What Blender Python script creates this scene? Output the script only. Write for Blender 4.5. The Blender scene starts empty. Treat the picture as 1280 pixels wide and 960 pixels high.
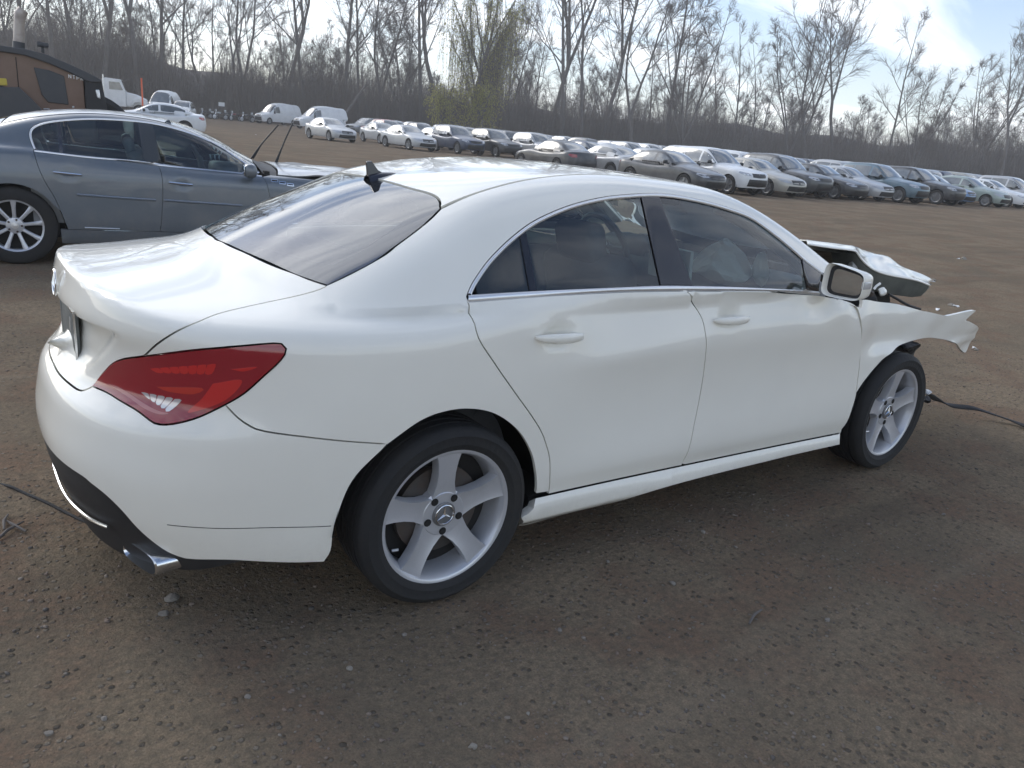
import bpy, bmesh, math, random
import numpy as np
from mathutils import Matrix, Vector
from mathutils.geometry import delaunay_2d_cdt

# ------------------------------------------------------------------ camera, sky, sun, exposure
scene = bpy.context.scene
COL = scene.collection
CAM = np.array([-1.2425, -2.8192, 1.5305]); YAW, PITCH, ROLL, FPX = 0.9308, -0.3087, -0.0929, 978.6073
def cam_axes():
    f = np.array([math.cos(YAW)*math.cos(PITCH), math.sin(YAW)*math.cos(PITCH), math.sin(PITCH)])
    r = np.cross(f, [0, 0, 1]); r /= np.linalg.norm(r); d = np.cross(f, r)
    c, s = math.cos(ROLL), math.sin(ROLL)
    return np.array([c*r+s*d, -s*r+c*d, f])
CM = cam_axes()
cam = bpy.data.cameras.new('camera'); camo = bpy.data.objects.new('camera', cam); COL.objects.link(camo)
cam.sensor_width = 36; cam.lens = FPX/1280*36; cam.clip_end = 6000; cam.clip_start = .05
mw = Matrix.Identity(4)
for i in range(3):
    mw[i][0] = CM[0][i]; mw[i][1] = -CM[1][i]; mw[i][2] = -CM[2][i]; mw[i][3] = CAM[i]
camo.matrix_world = mw
scene.camera = camo
SUN_AZ, SUN_EL = math.radians(108), math.radians(30)       # direction to the sun, azimuth from +x towards +y
SKY_STRENGTH, SUN_STRENGTH, EXPOSURE = .135, 0.7, 0.86
w = bpy.data.worlds.new('World'); scene.world = w; w.use_nodes = True
nt = w.node_tree; N = nt.nodes; L = nt.links
bg = N['Background']; bg.inputs[1].default_value = SKY_STRENGTH
sky = N.new('ShaderNodeTexSky'); sky.sky_type = 'NISHITA'; sky.sun_disc = False
sky.sun_elevation = SUN_EL; sky.sun_rotation = math.pi/2-SUN_AZ
sky.air_density = 1.0; sky.dust_density = .7; sky.ozone_density = 1.2; sky.altitude = 100
def wnode(t, **k):
    n = N.new(t)
    for a, b in k.items(): setattr(n, a, b)
    return n
def wmath(op, a, b=None, clamp=False):
    n = wnode('ShaderNodeMath', operation=op, use_clamp=clamp)
    for i, v in enumerate((a, b)):
        if v is None: continue
        if isinstance(v, (int, float)): n.inputs[i].default_value = v
        else: L.new(v, n.inputs[i])
    return n.outputs[0]
tc = wnode('ShaderNodeTexCoord'); sepn = wnode('ShaderNodeSeparateXYZ'); L.new(tc.outputs['Generated'], sepn.inputs[0])
zz = wmath('ADD', wmath('MAXIMUM', sepn.outputs[2], 0.0), .10)
cmb = wnode('ShaderNodeCombineXYZ')
L.new(wmath('DIVIDE', sepn.outputs[0], zz), cmb.inputs[0]); L.new(wmath('DIVIDE', sepn.outputs[1], zz), cmb.inputs[1])
mp = wnode('ShaderNodeMapping'); mp.inputs['Rotation'].default_value = (0, 0, math.radians(38)); mp.inputs['Scale'].default_value = (.34, 1.0, 1)
mp.inputs['Location'].default_value = (.6, 1.7, 0)
L.new(cmb.outputs[0], mp.inputs[0])
nz = wnode('ShaderNodeTexNoise'); nz.inputs['Scale'].default_value = 1.15; nz.inputs['Detail'].default_value = 9; nz.inputs['Roughness'].default_value = .6
nz.inputs['Distortion'].default_value = .6
L.new(mp.outputs[0], nz.inputs['Vector'])
cr = wnode('ShaderNodeValToRGB'); cr.color_ramp.elements[0].position = .42; cr.color_ramp.elements[1].position = .64
L.new(nz.outputs[0], cr.inputs[0])
sund = (math.cos(SUN_AZ)*math.cos(SUN_EL), math.sin(SUN_AZ)*math.cos(SUN_EL), math.sin(SUN_EL))
dp = wnode('ShaderNodeVectorMath', operation='DOT_PRODUCT'); dp.inputs[1].default_value = sund; L.new(tc.outputs['Generated'], dp.inputs[0])
near = wmath('POWER', wmath('MAXIMUM', dp.outputs['Value'], 0.0), 5.0)          # clouds glow towards the sun
glow = wmath('ADD', wmath('MULTIPLY', near, 9.0), 7.8)
cc = wnode('ShaderNodeVectorMath', operation='SCALE'); cc.inputs[0].default_value = (.975, .99, 1.01); L.new(glow, cc.inputs['Scale'])
hz = wmath('POWER', wmath('SUBTRACT', 1.0, wmath('MAXIMUM', sepn.outputs[2], 0.0)), 9.0)     # thin bright layer low down
mask = wmath('MULTIPLY', cr.outputs[0], .88)
mask = wmath('MAXIMUM', mask, wmath('MULTIPLY', wmath('ADD', hz, wmath('MULTIPLY', wmath('POWER', wmath('MAXIMUM', dp.outputs['Value'], 0.0), 14.0), .8)), .45), clamp=True)
mx = wnode('ShaderNodeMix', data_type='RGBA'); L.new(mask, mx.inputs[0]); sks = wnode('ShaderNodeVectorMath', operation='MULTIPLY'); sks.inputs[1].default_value = (.70, .73, .80); L.new(sky.outputs[0], sks.inputs[0]); L.new(sks.outputs[0], mx.inputs[6]); L.new(cc.outputs[0], mx.inputs[7])
L.new(mx.outputs[2], bg.inputs[0])
sl = bpy.data.lights.new('sun', 'SUN'); sl.energy = SUN_STRENGTH; sl.angle = math.radians(24); sl.color = (1, .95, .86)
so = bpy.data.objects.new('sun', sl); COL.objects.link(so)
so.rotation_euler = Vector(sund).to_track_quat('Z', 'Y').to_euler(); so.location = (0, 0, 30)
vs = scene.view_settings; vs.view_transform = 'Standard'; vs.look = 'None'; vs.exposure = EXPOSURE; vs.gamma = 1; vs.use_curve_mapping = False
scene.render.engine = 'CYCLES'; scene.cycles.use_denoising = True; scene.cycles.max_bounces = 8; scene.cycles.transparent_max_bounces = 16
try: scene.cycles.denoiser = 'OPENIMAGEDENOISE'
except Exception: pass

# ------------------------------------------------------------------ materials
MATS = {}
def mat(name, col, rough=.5, metal=0, coat=0, noise=None, bump=None, spec=.5, coatr=.05, **k):
    """noise=(scale, amount, colour2) mixes colour2 in; bump=(scale, strength)"""
    if name in MATS: return MATS[name]
    m = bpy.data.materials.new(name); m.use_nodes = True; n = m.node_tree.nodes; l = m.node_tree.links
    b = n['Principled BSDF']
    b.inputs['Base Color'].default_value = (*col, 1); b.inputs['Roughness'].default_value = rough; b.inputs['Metallic'].default_value = metal
    b.inputs['Coat Weight'].default_value = coat; b.inputs['Coat Roughness'].default_value = coatr; b.inputs['Specular IOR Level'].default_value = spec
    for a, v in k.items(): b.inputs[a].default_value = v
    if noise or bump:
        t = n.new('ShaderNodeTexCoord')
    if noise:
        x = n.new('ShaderNodeTexNoise'); x.inputs['Scale'].default_value = noise[0]; x.inputs['Detail'].default_value = 8; x.inputs['Roughness'].default_value = .65
        l.new(t.outputs['Object'], x.inputs['Vector'])
        r = n.new('ShaderNodeValToRGB'); r.color_ramp.elements[0].position = .42; r.color_ramp.elements[1].position = .68; l.new(x.outputs[0], r.inputs[0])
        mu = n.new('ShaderNodeMath'); mu.operation = 'MULTIPLY'; mu.inputs[1].default_value = noise[1]; l.new(r.outputs[0], mu.inputs[0])
        q = n.new('ShaderNodeMix'); q.data_type = 'RGBA'; q.inputs[6].default_value = (*col, 1); q.inputs[7].default_value = (*noise[2], 1)
        l.new(mu.outputs[0], q.inputs[0]); l.new(q.outputs[2], b.inputs['Base Color'])
        rr = n.new('ShaderNodeMath'); rr.operation = 'MULTIPLY_ADD'; rr.inputs[1].default_value = .35*noise[1]; rr.inputs[2].default_value = rough
        l.new(r.outputs[0], rr.inputs[0]); l.new(rr.outputs[0], b.inputs['Roughness'])
    if bump:
        x = n.new('ShaderNodeTexNoise'); x.inputs['Scale'].default_value = bump[0]; x.inputs['Detail'].default_value = 6
        l.new(t.outputs['Object'], x.inputs['Vector'])
        bp = n.new('ShaderNodeBump'); bp.inputs['Strength'].default_value = bump[1]; bp.inputs['Distance'].default_value = .01
        l.new(x.outputs[0], bp.inputs['Height']); l.new(bp.outputs[0], b.inputs['Normal'])
    MATS[name] = m
    return m
def glass(name, tint, refl=1.0, dust=0.0, ior=1.9):
    """a thin pane: tinted see-through plus a Fresnel reflection, and a film of dust"""
    if name in MATS: return MATS[name]
    m = bpy.data.materials.new(name); m.use_nodes = True; n = m.node_tree.nodes; l = m.node_tree.links
    n.remove(n['Principled BSDF']); out = n['Material Output']
    t = n.new('ShaderNodeBsdfTransparent'); t.inputs[0].default_value = (*tint, 1)
    g = n.new('ShaderNodeBsdfGlossy'); g.inputs['Roughness'].default_value = .02; g.inputs[0].default_value = (refl, refl, refl, 1)
    fr = n.new('ShaderNodeFresnel'); fr.inputs[0].default_value = ior
    ge = n.new('ShaderNodeNewGeometry'); mp_ = n.new('ShaderNodeMix'); mp_.data_type = 'FLOAT'; 
    mi = n.new('ShaderNodeMixShader'); l.new(fr.outputs[0], mi.inputs[0]); l.new(t.outputs[0], mi.inputs[1]); l.new(g.outputs[0], mi.inputs[2])
    n.remove(ge); n.remove(mp_)
    last = mi.outputs[0]
    if dust:
        d = n.new('ShaderNodeBsdfDiffuse'); d.inputs[0].default_value = (.42, .42, .39, 1)
        tcn = n.new('ShaderNodeTexCoord'); x = n.new('ShaderNodeTexNoise'); x.inputs['Scale'].default_value = 3.5; x.inputs['Detail'].default_value = 8
        l.new(tcn.outputs['Object'], x.inputs['Vector'])
        mu = n.new('ShaderNodeMath'); mu.operation = 'MULTIPLY'; mu.inputs[1].default_value = dust*2; l.new(x.outputs[0], mu.inputs[0])
        m2 = n.new('ShaderNodeMixShader'); l.new(mu.outputs[0], m2.inputs[0]); l.new(last, m2.inputs[1]); l.new(d.outputs[0], m2.inputs[2]); last = m2.outputs[0]
    l.new(last, out.inputs[0]); MATS[name] = m
    return m

# ------------------------------------------------------------------ object helpers
def link(name, me, m=None, parent=None):
    if m is not None and not me.materials: me.materials.append(m)
    o = bpy.data.objects.new(name, me); COL.objects.link(o)
    if parent is not None: o.parent = parent
    return o
def tag(o, label=None, cat=None, group=None, kind=None):
    for k, v in (('label', label), ('category', cat), ('group', group), ('kind', kind)):
        if v: o[k] = v
    return o
def empty(name, loc=(0, 0, 0), rz=0):
    o = bpy.data.objects.new(name, None); COL.objects.link(o); o.location = loc; o.rotation_euler = (0, 0, rz); o.empty_display_size = .2
    return o
def mesh(name, V, Fc, normals=None, smooth=True):
    me = bpy.data.meshes.new(name); V = np.asarray(V, float)
    me.from_pydata(V.tolist(), [], Fc)
    if smooth: me.polygons.foreach_set('use_smooth', np.ones(len(me.polygons), bool))
    if normals is not None: me.normals_split_custom_set([tuple(c) for f in normals for c in f])
    me.update()
    return me
def part(name, V, Fc, m, parent, normals=None, smooth=True):
    return link(name, mesh(name, V, Fc, normals, smooth), m, parent)
class MB:
    """collects boxes, tubes, lathes and grids into one mesh"""
    def __init__(s): s.v = []; s.f = []
    def add(s, V, Fc):
        o = len(s.v); s.v += [tuple(map(float, p)) for p in V]; s.f += [tuple(i+o for i in q) for q in Fc]; return s
    def box(s, c, d, rot=None, bev=.0):
        h = [x/2 for x in d]
        if bev:
            bm = bmesh.new(); bmesh.ops.create_cube(bm, size=1)
            for v in bm.verts: v.co = Vector((v.co.x*d[0], v.co.y*d[1], v.co.z*d[2]))
            bmesh.ops.bevel(bm, geom=bm.edges[:], offset=bev, segments=2, affect='EDGES', profile=.5)
            bm.verts.index_update(); V = [v.co.copy() for v in bm.verts]; Fc = [[v.index for v in f.verts] for f in bm.faces]; bm.free()
        else:
            V = [Vector((x*h[0], y*h[1], z*h[2])) for x in (-1, 1) for y in (-1, 1) for z in (-1, 1)]
            Fc = [(0, 1, 3, 2), (4, 6, 7, 5), (0, 4, 5, 1), (2, 3, 7, 6), (0, 2, 6, 4), (1, 5, 7, 3)]
        if rot is not None: V = [rot @ v for v in V]
        return s.add([v+Vector(c) for v in V], Fc)
    def tube(s, pts, r, n=8, caps=True, closed=False):
        pts = [Vector(p) for p in pts]; R = r if hasattr(r, '__len__') else [r]*len(pts)
        o = len(s.v); k = len(pts); up = None
        for i, p in enumerate(pts):
            a = pts[(i-1) % k] if (closed or i) else p; b = pts[(i+1) % k] if (closed or i < k-1) else p
            t = (b-a).normalized()
            if up is None: up = t.orthogonal().normalized()
            up = (up-t*up.dot(t))
            up = up.normalized() if up.length > 1e-6 else t.orthogonal().normalized()
            sd = t.cross(up)
            for j in range(n):
                q = 2*math.pi*j/n; s.v.append(tuple(p+(up*math.cos(q)+sd*math.sin(q))*R[i]))
        for i in range(k if closed else k-1):
            for j in range(n):
                i2 = (i+1) % k; s.f.append((o+i*n+j, o+i*n+(j+1) % n, o+i2*n+(j+1) % n, o+i2*n+j))
        if caps and not closed:
            s.f.append(tuple(o+j for j in range(n))[::-1]); s.f.append(tuple(o+(k-1)*n+j for j in range(n)))
        return s
    def lathe(s, prof, n=32, axis='y', closed=False, c=(0, 0, 0), a0=0, a1=2*math.pi):
        """prof: list of (radius, along axis)"""
        o = len(s.v); full = abs(a1-a0-2*math.pi) < 1e-6; m = n if full else n+1; k = len(prof)
        for j in range(m):
            q = a0+(a1-a0)*j/n
            for r, y in prof:
                if axis == 'y': p = (r*math.cos(q), y, r*math.sin(q))
                elif axis == 'z': p = (r*math.cos(q), r*math.sin(q), y)
                else: p = (y, r*math.cos(q), r*math.sin(q))
                s.v.append((p[0]+c[0], p[1]+c[1], p[2]+c[2]))
        for j in range(n):
            j2 = (j+1) % m
            for i in range(k if closed else k-1):
                i2 = (i+1) % k; s.f.append((o+j*k+i, o+j*k+i2, o+j2*k+i2, o+j2*k+i))
        return s
    def grid(s, P):
        P = np.asarray(P, float); a, b = P.shape[:2]; o = len(s.v); s.v += [tuple(p) for p in P.reshape(-1, 3)]
        s.f += [(o+i*b+j, o+i*b+j+1, o+(i+1)*b+j+1, o+(i+1)*b+j) for i in range(a-1) for j in range(b-1)]
        return s
    def build(s, name, m, parent=None, smooth=True, solid=0, bevel=0, auto=None, fix=True):
        me = bpy.data.meshes.new(name); me.from_pydata(s.v, [], s.f)
        if fix:
            bm = bmesh.new(); bm.from_mesh(me); bmesh.ops.recalc_face_normals(bm, faces=bm.faces[:]); bm.to_mesh(me); bm.free()
        if smooth:
            me.polygons.foreach_set('use_smooth', np.ones(len(me.polygons), bool))
            if auto is None: auto = 35
            me.set_sharp_from_angle(angle=math.radians(auto))
        me.update(); o = link(name, me, m, parent)
        if solid: q = o.modifiers.new('s', 'SOLIDIFY'); q.thickness = solid; q.offset = 0
        if bevel: q = o.modifiers.new('b', 'BEVEL'); q.width = bevel; q.segments = 2; q.limit_method = 'ANGLE'
        return o
def copy_tree(o, parent=None):
    c = o.copy(); COL.objects.link(c)
    if parent is not None: c.parent = parent
    for ch in list(o.children): copy_tree(ch, c)
    return c

# ------------------------------------------------------------------ smooth curves
def hermite(xs, ys):
    xs = np.array(xs, float); ys = np.array(ys, float); n = len(xs); h = np.diff(xs); d = np.diff(ys)/h
    A = np.eye(n); b = np.zeros(n)
    for i in range(1, n-1):
        A[i, i-1] = h[i-1]; A[i, i] = 2*(h[i-1]+h[i]); A[i, i+1] = h[i]; b[i] = 6*(d[i]-d[i-1])
    m = np.linalg.solve(A, b)
    G = np.linspace(xs[0], xs[-1], 3000)                       # tabulated: fast look-up
    i = np.clip(np.searchsorted(xs, G)-1, 0, n-2); t = G-xs[i]; u = xs[i+1]-G
    Y = (m[i]*u**3+m[i+1]*t**3)/(6*h[i])+(ys[i]/h[i]-m[i]*h[i]/6)*u+(ys[i+1]/h[i]-m[i+1]*h[i]/6)*t
    g0, sc, top = G[0], 2999/(G[-1]-G[0]), 2998.999
    def ev(x):
        q = np.nan_to_num(np.clip((np.asarray(x, float)-g0)*sc, 0, top)); k = q.astype(np.int32); q = q-k
        return Y[k]*(1-q)+Y[k+1]*q
    return ev
def sst(a, b, x):
    t = np.clip((x-a)/(b-a), 0, 1); return t*t*(3-2*t)
def smax(a, b, k): return .5*(a+b+np.sqrt((a-b)**2+k*k))
def smin(a, b, k): return .5*(a+b-np.sqrt((a-b)**2+k*k))
def sp(t, d): return .5*(t+np.sqrt(t*t+d*d))
def spl(pts, h=.02):
    """Catmull-Rom through 2D or 3D points, resampled about every h"""
    P = np.asarray(pts, float)
    if len(P) < 3:
        n = max(1, int(np.linalg.norm(P[1]-P[0])/h)); return P[0]+(P[1]-P[0])*np.linspace(0, 1, n+1)[:, None]
    Q = np.vstack([2*P[0]-P[1], P, 2*P[-1]-P[-2]]); out = []
    for i in range(1, len(Q)-2):
        n = max(1, int(np.ceil(np.linalg.norm(Q[i+1]-Q[i])/h))); t = np.linspace(0, 1, n, endpoint=False)[:, None]
        a, b, c, d = Q[i-1], Q[i], Q[i+1], Q[i+2]
        out.append(.5*((2*b)+(c-a)*t+(2*a-5*b+4*c-d)*t**2+(3*b-3*c+d-a)*t**3))
    return np.vstack(out+[P[-1:]])
def chain(*segs):
    out = [np.asarray(segs[0])]
    for s in segs[1:]:
        s = np.asarray(s)
        out.append(s[1:] if np.linalg.norm(s[0]-out[-1][-1]) < 5e-3 else s)
    P = np.vstack(out)
    if np.linalg.norm(P[0]-P[-1]) < 5e-3: P = P[:-1]
    return P
def inside(poly, pts):
    x, y = pts[:, 0], pts[:, 1]; c = np.zeros(len(pts), bool); X, Y = poly[:, 0], poly[:, 1]; j = len(poly)-1
    for i in range(len(poly)):
        if Y[i] != Y[j]:
            k = ((Y[i] > y) != (Y[j] > y)) & (x < (X[j]-X[i])*(y-Y[i])/(Y[j]-Y[i])+X[i]); c ^= k
        j = i
    return c
def seg_dist(poly, pts):
    a = poly; b = np.roll(poly, -1, 0); best = np.full(len(pts), 9.)
    for i in range(len(a)):
        d = b[i]-a[i]; t = np.clip(((pts-a[i])@d)/max(1e-12, d@d), 0, 1); best = np.minimum(best, np.linalg.norm(pts-a[i]-t[:, None]*d, axis=1))
    return best
def shrink(poly, d):
    """move a closed outline inwards by d"""
    A = .5*np.sum(poly[:, 0]*np.roll(poly[:, 1], -1)-np.roll(poly[:, 0], -1)*poly[:, 1])
    t = np.roll(poly, -1, 0)-np.roll(poly, 1, 0); t /= np.maximum(1e-9, np.linalg.norm(t, axis=1))[:, None]
    n = np.c_[-t[:, 1], t[:, 0]]*(1 if A > 0 else -1)
    return poly+n*d

# ------------------------------------------------------------------ a car body as an implicit surface, cut into panels
class Surf:
    XC, ZC, LX, XE, RMAX = -.1, .62, .85, 99., 1.75
    def __init__(s, f, world=Matrix.Identity(4)):
        s.f = f; s.inv = np.array(world.inverted())
    def grad(s, P, h=2e-4):
        g = np.stack([(s.f(P+h*e)-s.f(P-h*e)) for e in np.eye(3)], -1)
        return g/np.maximum(1e-9, np.linalg.norm(g, axis=-1))[..., None]
    def cast(s, O, D, t0, t1, n=70):
        O = np.broadcast_to(O, D.shape); ts = np.linspace(t0, t1, n); lo = np.full(len(D), np.nan); hi = lo.copy()
        act = np.arange(len(D)); prev = s.f(O+D*ts[0])
        for i in range(1, n):
            if not len(act): break
            cur = s.f(O[act]+D[act]*ts[i]); hit = (prev > 0) & (cur <= 0)
            lo[act[hit]] = ts[i-1]; hi[act[hit]] = ts[i]; act = act[~hit]; prev = cur[~hit]
        for _ in range(20):
            mid = .5*(lo+hi); v = s.f(O+D*mid[:, None]); lo = np.where(v > 0, mid, lo); hi = np.where(v > 0, hi, mid)
        return O+D*hi[:, None]
    def px(s, pts):
        """pixels of the 1280x960 photograph -> points on the surface -> side coordinates"""
        pts = np.asarray(pts, float); D = np.c_[(pts-[640, 480])/FPX, np.ones(len(pts))]@CM
        D = D@s.inv[:3, :3].T; O = s.inv[:3, :3]@CAM+s.inv[:3, 3]
        P = s.cast(O, D, .9, 9.0, 500)
        if np.isnan(P).any(): print('PX MISS', pts[np.isnan(P[:, 0])].tolist()); P = P[~np.isnan(P[:, 0])]
        return s.dom(P)
    def dom(s, P):
        P = np.atleast_2d(np.asarray(P, float)); x, w, z = P[:, 0], np.abs(P[:, 1]), P[:, 2]
        dx = np.maximum(0, s.XC-x)-np.maximum(0, x-s.XE); r = np.hypot(dx, w); ph = np.arctan2(dx, w)
        return np.c_[np.clip(x, s.XC, s.XE)-s.LX*ph, np.arctan2(z-s.ZC, r)*s.LX]
    def side(s, q):
        ph = (np.maximum(0, s.XC-q[:, 0])-np.maximum(0, q[:, 0]-s.XE))/s.LX; e = q[:, 1]/s.LX
        O = np.c_[np.clip(q[:, 0], s.XC, s.XE), np.zeros(len(q)), np.full(len(q), s.ZC)]
        D = np.c_[-np.sin(ph)*np.cos(e), -np.cos(ph)*np.cos(e), np.sin(e)]
        return s.cast(O+D*s.RMAX, -D, 0, s.RMAX, int(84*s.RMAX))
    def top(s, q):
        O = np.c_[q[:, 0], -q[:, 1], np.full(len(q), 2.8)]
        return s.cast(O, np.tile([0., 0, -1.], (len(q), 1)), 0, 2.6, 105)
    def panel(s, poly, h=.03, off=0., depth=.014, gap=.0022, how='side', disp=None, extra=None):
        """cut the outline out of the surface -> vertices, faces, normals (right half, y<0)"""
        poly = np.asarray(poly, float); mp = s.side if how == 'side' else s.top
        if how == 'side': cen = (poly[:, 0] < s.XC-s.LX*math.pi/2+2e-3) | (poly[:, 0] > s.XE+s.LX*math.pi/2-2e-3)
        else: cen = poly[:, 1] < 2e-3
        if gap:
            p2 = shrink(poly, gap)
            if cen.any():
                ax = 0 if how == 'side' else 1; p2[cen, ax] = poly[cen, ax]
            poly = p2
        a, b = poly.min(0), poly.max(0); gx, gy = np.meshgrid(np.arange(a[0]+h/2, b[0], h), np.arange(a[1]+h/2, b[1], h*.9))
        gx[1::2] += h/2; G = np.c_[gx.ravel(), gy.ravel()]; G = G[inside(poly, G)]; G = G[seg_dist(poly, G) > .45*h]
        if extra is not None:
            E = extra[inside(poly, extra)]; E = E[seg_dist(poly, E) > .004]; G = G[np.array([np.min(np.abs(E-g).sum(1)) > .007 for g in G])] if len(E) else G; G = np.vstack([G, E])
        Q = np.vstack([poly, G]); n = len(poly)
        vs_, es, fs, ov, oe, of = delaunay_2d_cdt([Vector(p) for p in Q], [(i, (i+1) % n) for i in range(n)], [list(range(n))], 1, 1e-7)
        q = np.array([v[:] for v in vs_]); P = mp(q)
        bad = np.isnan(P[:, 0])
        if bad.any(): print('panel miss', bad.sum())
        Nn = s.grad(np.nan_to_num(P)); Nn = np.nan_to_num(Nn)
        if cen.any(): pass
        if disp is not None:
            P0 = P.copy(); P = disp(P, Nn)
        P = P+Nn*off
        fs = np.array([f for f in fs if not bad[list(f)].any()])
        fn = np.cross(P[fs[:, 1]]-P[fs[:, 0]], P[fs[:, 2]]-P[fs[:, 0]]); fl = (fn*Nn[fs[:, 0]]).sum(1) < 0
        fs[fl] = fs[fl][:, [0, 2, 1]]
        if disp is not None:                                   # dented: normals from the mesh itself
            fn = np.cross(P[fs[:, 1]]-P[fs[:, 0]], P[fs[:, 2]]-P[fs[:, 0]]); Nn = np.zeros_like(P)
            for k in range(3): np.add.at(Nn, fs[:, k], fn)
            Nn /= np.maximum(1e-12, np.linalg.norm(Nn, axis=1))[:, None]
        P[np.abs(P[:, 1]) < 2e-3, 1] = 0
        V = P.tolist(); Fc = fs.tolist(); NN = [[Nn[i].tolist() for i in f] for f in Fc]
        if depth:                                              # the folded edge: shares the rim's vertices, its own normals
            cnt = {}; inner = {}
            for f in fs.tolist():
                for i in range(3):
                    e = (f[i], f[(i+1) % 3]); k = (min(e), max(e))
                    cnt[k] = None if k in cnt else e
            def low(i):
                if i not in inner: inner[i] = len(V); V.append((P[i]-Nn[i]*depth).tolist())
                return inner[i]
            for e in cnt.values():
                if e is None: continue
                A, B = P[e[0]], P[e[1]]
                if abs(A[1]) < 3e-3 and abs(B[1]) < 3e-3: continue
                nn = np.cross(B-A, Nn[e[0]]); ln = np.linalg.norm(nn)
                if ln < 1e-9: continue
                nn = (nn/ln).tolist(); Fc.append([e[1], e[0], low(e[0]), low(e[1])]); NN.append([nn]*4)
        return np.array(V), Fc, NN
    def band(s, A, B, offs, how='side'):
        """a strip between two curves, with a cross profile of offsets"""
        A = np.asarray(A); B = np.asarray(B); n = len(A); k = len(offs)
        t = np.linspace(0, 1, k)[None, :, None]; Q = A[:, None]*(1-t)+B[:, None]*t
        P = (s.side if how == 'side' else s.top)(Q.reshape(-1, 2)); P = P+s.grad(P)*np.tile(offs, n)[:, None]
        P = P.reshape(n, k, 3)
        return P.reshape(-1, 3), [(i*k+j, i*k+j+1, (i+1)*k+j+1, (i+1)*k+j) for i in range(n-1) for j in range(k-1)], None
    def curve(s, A, off=0., how='side'):
        P = (s.side if how == 'side' else s.top)(np.asarray(A)); return P+s.grad(P)*off
def mirror(V, Fc, Nn):
    V = np.array(V)*[1, -1, 1]; Fc = [list(f)[::-1] for f in Fc]
    Nn = None if Nn is None else [[(c[0], -c[1], c[2]) for c in f[::-1]] for f in Nn]
    return V, Fc, Nn
def both(V, Fc, Nn):
    """right half + mirrored left half as one mesh, welded along the middle"""
    V2, F2, N2 = mirror(V, Fc, Nn); k = len(V); mid = np.abs(np.asarray(V)[:, 1]) < 1e-6; idx = np.where(mid, np.arange(k), 0); keep = np.where(~mid)[0]; idx[keep] = k+np.arange(len(keep))
    return np.vstack([V, V2[keep]]), [list(f) for f in Fc]+[[int(idx[i]) for i in f] for f in F2], None if Nn is None else list(Nn)+list(N2)
def resample(P, n):
    d = np.r_[0, np.cumsum(np.linalg.norm(np.diff(P, axis=0), axis=1))]; t = np.linspace(0, d[-1], n)
    return np.stack([np.interp(t, d, P[:, k]) for k in range(P.shape[1])], 1)
def between(c, s0, s1, h=.02):
    """the part of a curve (ordered in s) from s0 to s1"""
    x = np.linspace(s0, s1, max(3, int(abs(s1-s0)/h))); o = np.argsort(c[:, 0]); return np.c_[x, np.interp(x, c[o, 0], c[o, 1])]
# ------------------------------------------------------------------ palette
M_WHITE = mat('white_paint', (.86, .835, .75), .5, coat=1.0, coatr=.025, noise=(2.2, .09, (.52, .49, .44)))
def muddy(m, z0, z1, amt, col):
    """dried mud splashes: thickest low down, broken up by noise"""
    n = m.node_tree.nodes; l = m.node_tree.links; b = n['Principled BSDF']; src = b.inputs['Base Color'].links[0].from_socket; t = n.new('ShaderNodeTexCoord'); s = n.new('ShaderNodeSeparateXYZ'); l.new(t.outputs['Object'], s.inputs[0])
    r = n.new('ShaderNodeMapRange'); r.inputs[1].default_value = z0; r.inputs[2].default_value = z1; r.inputs[3].default_value = 1; r.inputs[4].default_value = 0; l.new(s.outputs[2], r.inputs[0])
    x = n.new('ShaderNodeTexNoise'); x.inputs['Scale'].default_value = 45; x.inputs['Detail'].default_value = 10; x.inputs['Roughness'].default_value = .75; l.new(t.outputs['Object'], x.inputs['Vector'])
    q = n.new('ShaderNodeMapRange'); q.inputs[1].default_value = .46; q.inputs[2].default_value = .66; l.new(x.outputs[0], q.inputs[0])
    u = n.new('ShaderNodeMath'); u.operation = 'MULTIPLY'; l.new(r.outputs[0], u.inputs[0]); l.new(q.outputs[0], u.inputs[1]); v = n.new('ShaderNodeMath'); v.operation = 'MULTIPLY'; v.inputs[1].default_value = amt; l.new(u.outputs[0], v.inputs[0])
    k = n.new('ShaderNodeMix'); k.data_type = 'RGBA'; k.inputs[7].default_value = (*col, 1); l.new(v.outputs[0], k.inputs[0]); l.new(src, k.inputs[6]); l.new(k.outputs[2], b.inputs['Base Color'])
muddy(M_WHITE, .16, .40, .16, (.40, .34, .27))
M_BLACKP = mat('black_plastic', (.018, .018, .02), .55, noise=(6, .35, (.05, .046, .04)))
M_GLOSSB = mat('gloss_black', (.02, .019, .022), .12, coat=.5)
M_FRIT = mat('glass_border', (.012, .011, .014), .08, coat=.8)
M_CHROME = mat('chrome', (.78, .79, .80), .16, metal=1, noise=(5, .2, (.55, .55, .55)))
M_SATIN = mat('satin_trim', (.74, .75, .77), .32, metal=.85)
M_RUBBER = mat('tyre_rubber', (.017, .017, .018), .78, noise=(5, .4, (.05, .045, .038)), bump=(60, .25))
M_ALLOY = mat('alloy', (.60, .61, .64), .30, metal=.45, coat=.3, noise=(5, .3, (.34, .33, .31)))
M_DARKMETAL = mat('dark_metal', (.09, .085, .08), .55, metal=.6, noise=(7, .6, (.14, .08, .05)))
M_UNDER = mat('underbody', (.015, .015, .015), .9, noise=(6, .5, (.04, .035, .03)))
M_LINER = mat('wheel_liner', (.006, .006, .006), 1.0, spec=.1); M_SEAT = mat('seat_cloth', (.13, .132, .14), .75, bump=(80, .2))
M_TRIM = mat('cabin_plastic', (.19, .195, .20), .6, noise=(8, .3, (.11, .11, .105)))
M_HEAD = mat('headliner', (.32, .32, .30), .9)
M_AIRBAG = mat('airbag_cloth', (.70, .71, .69), .85, bump=(18, .5))
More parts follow.
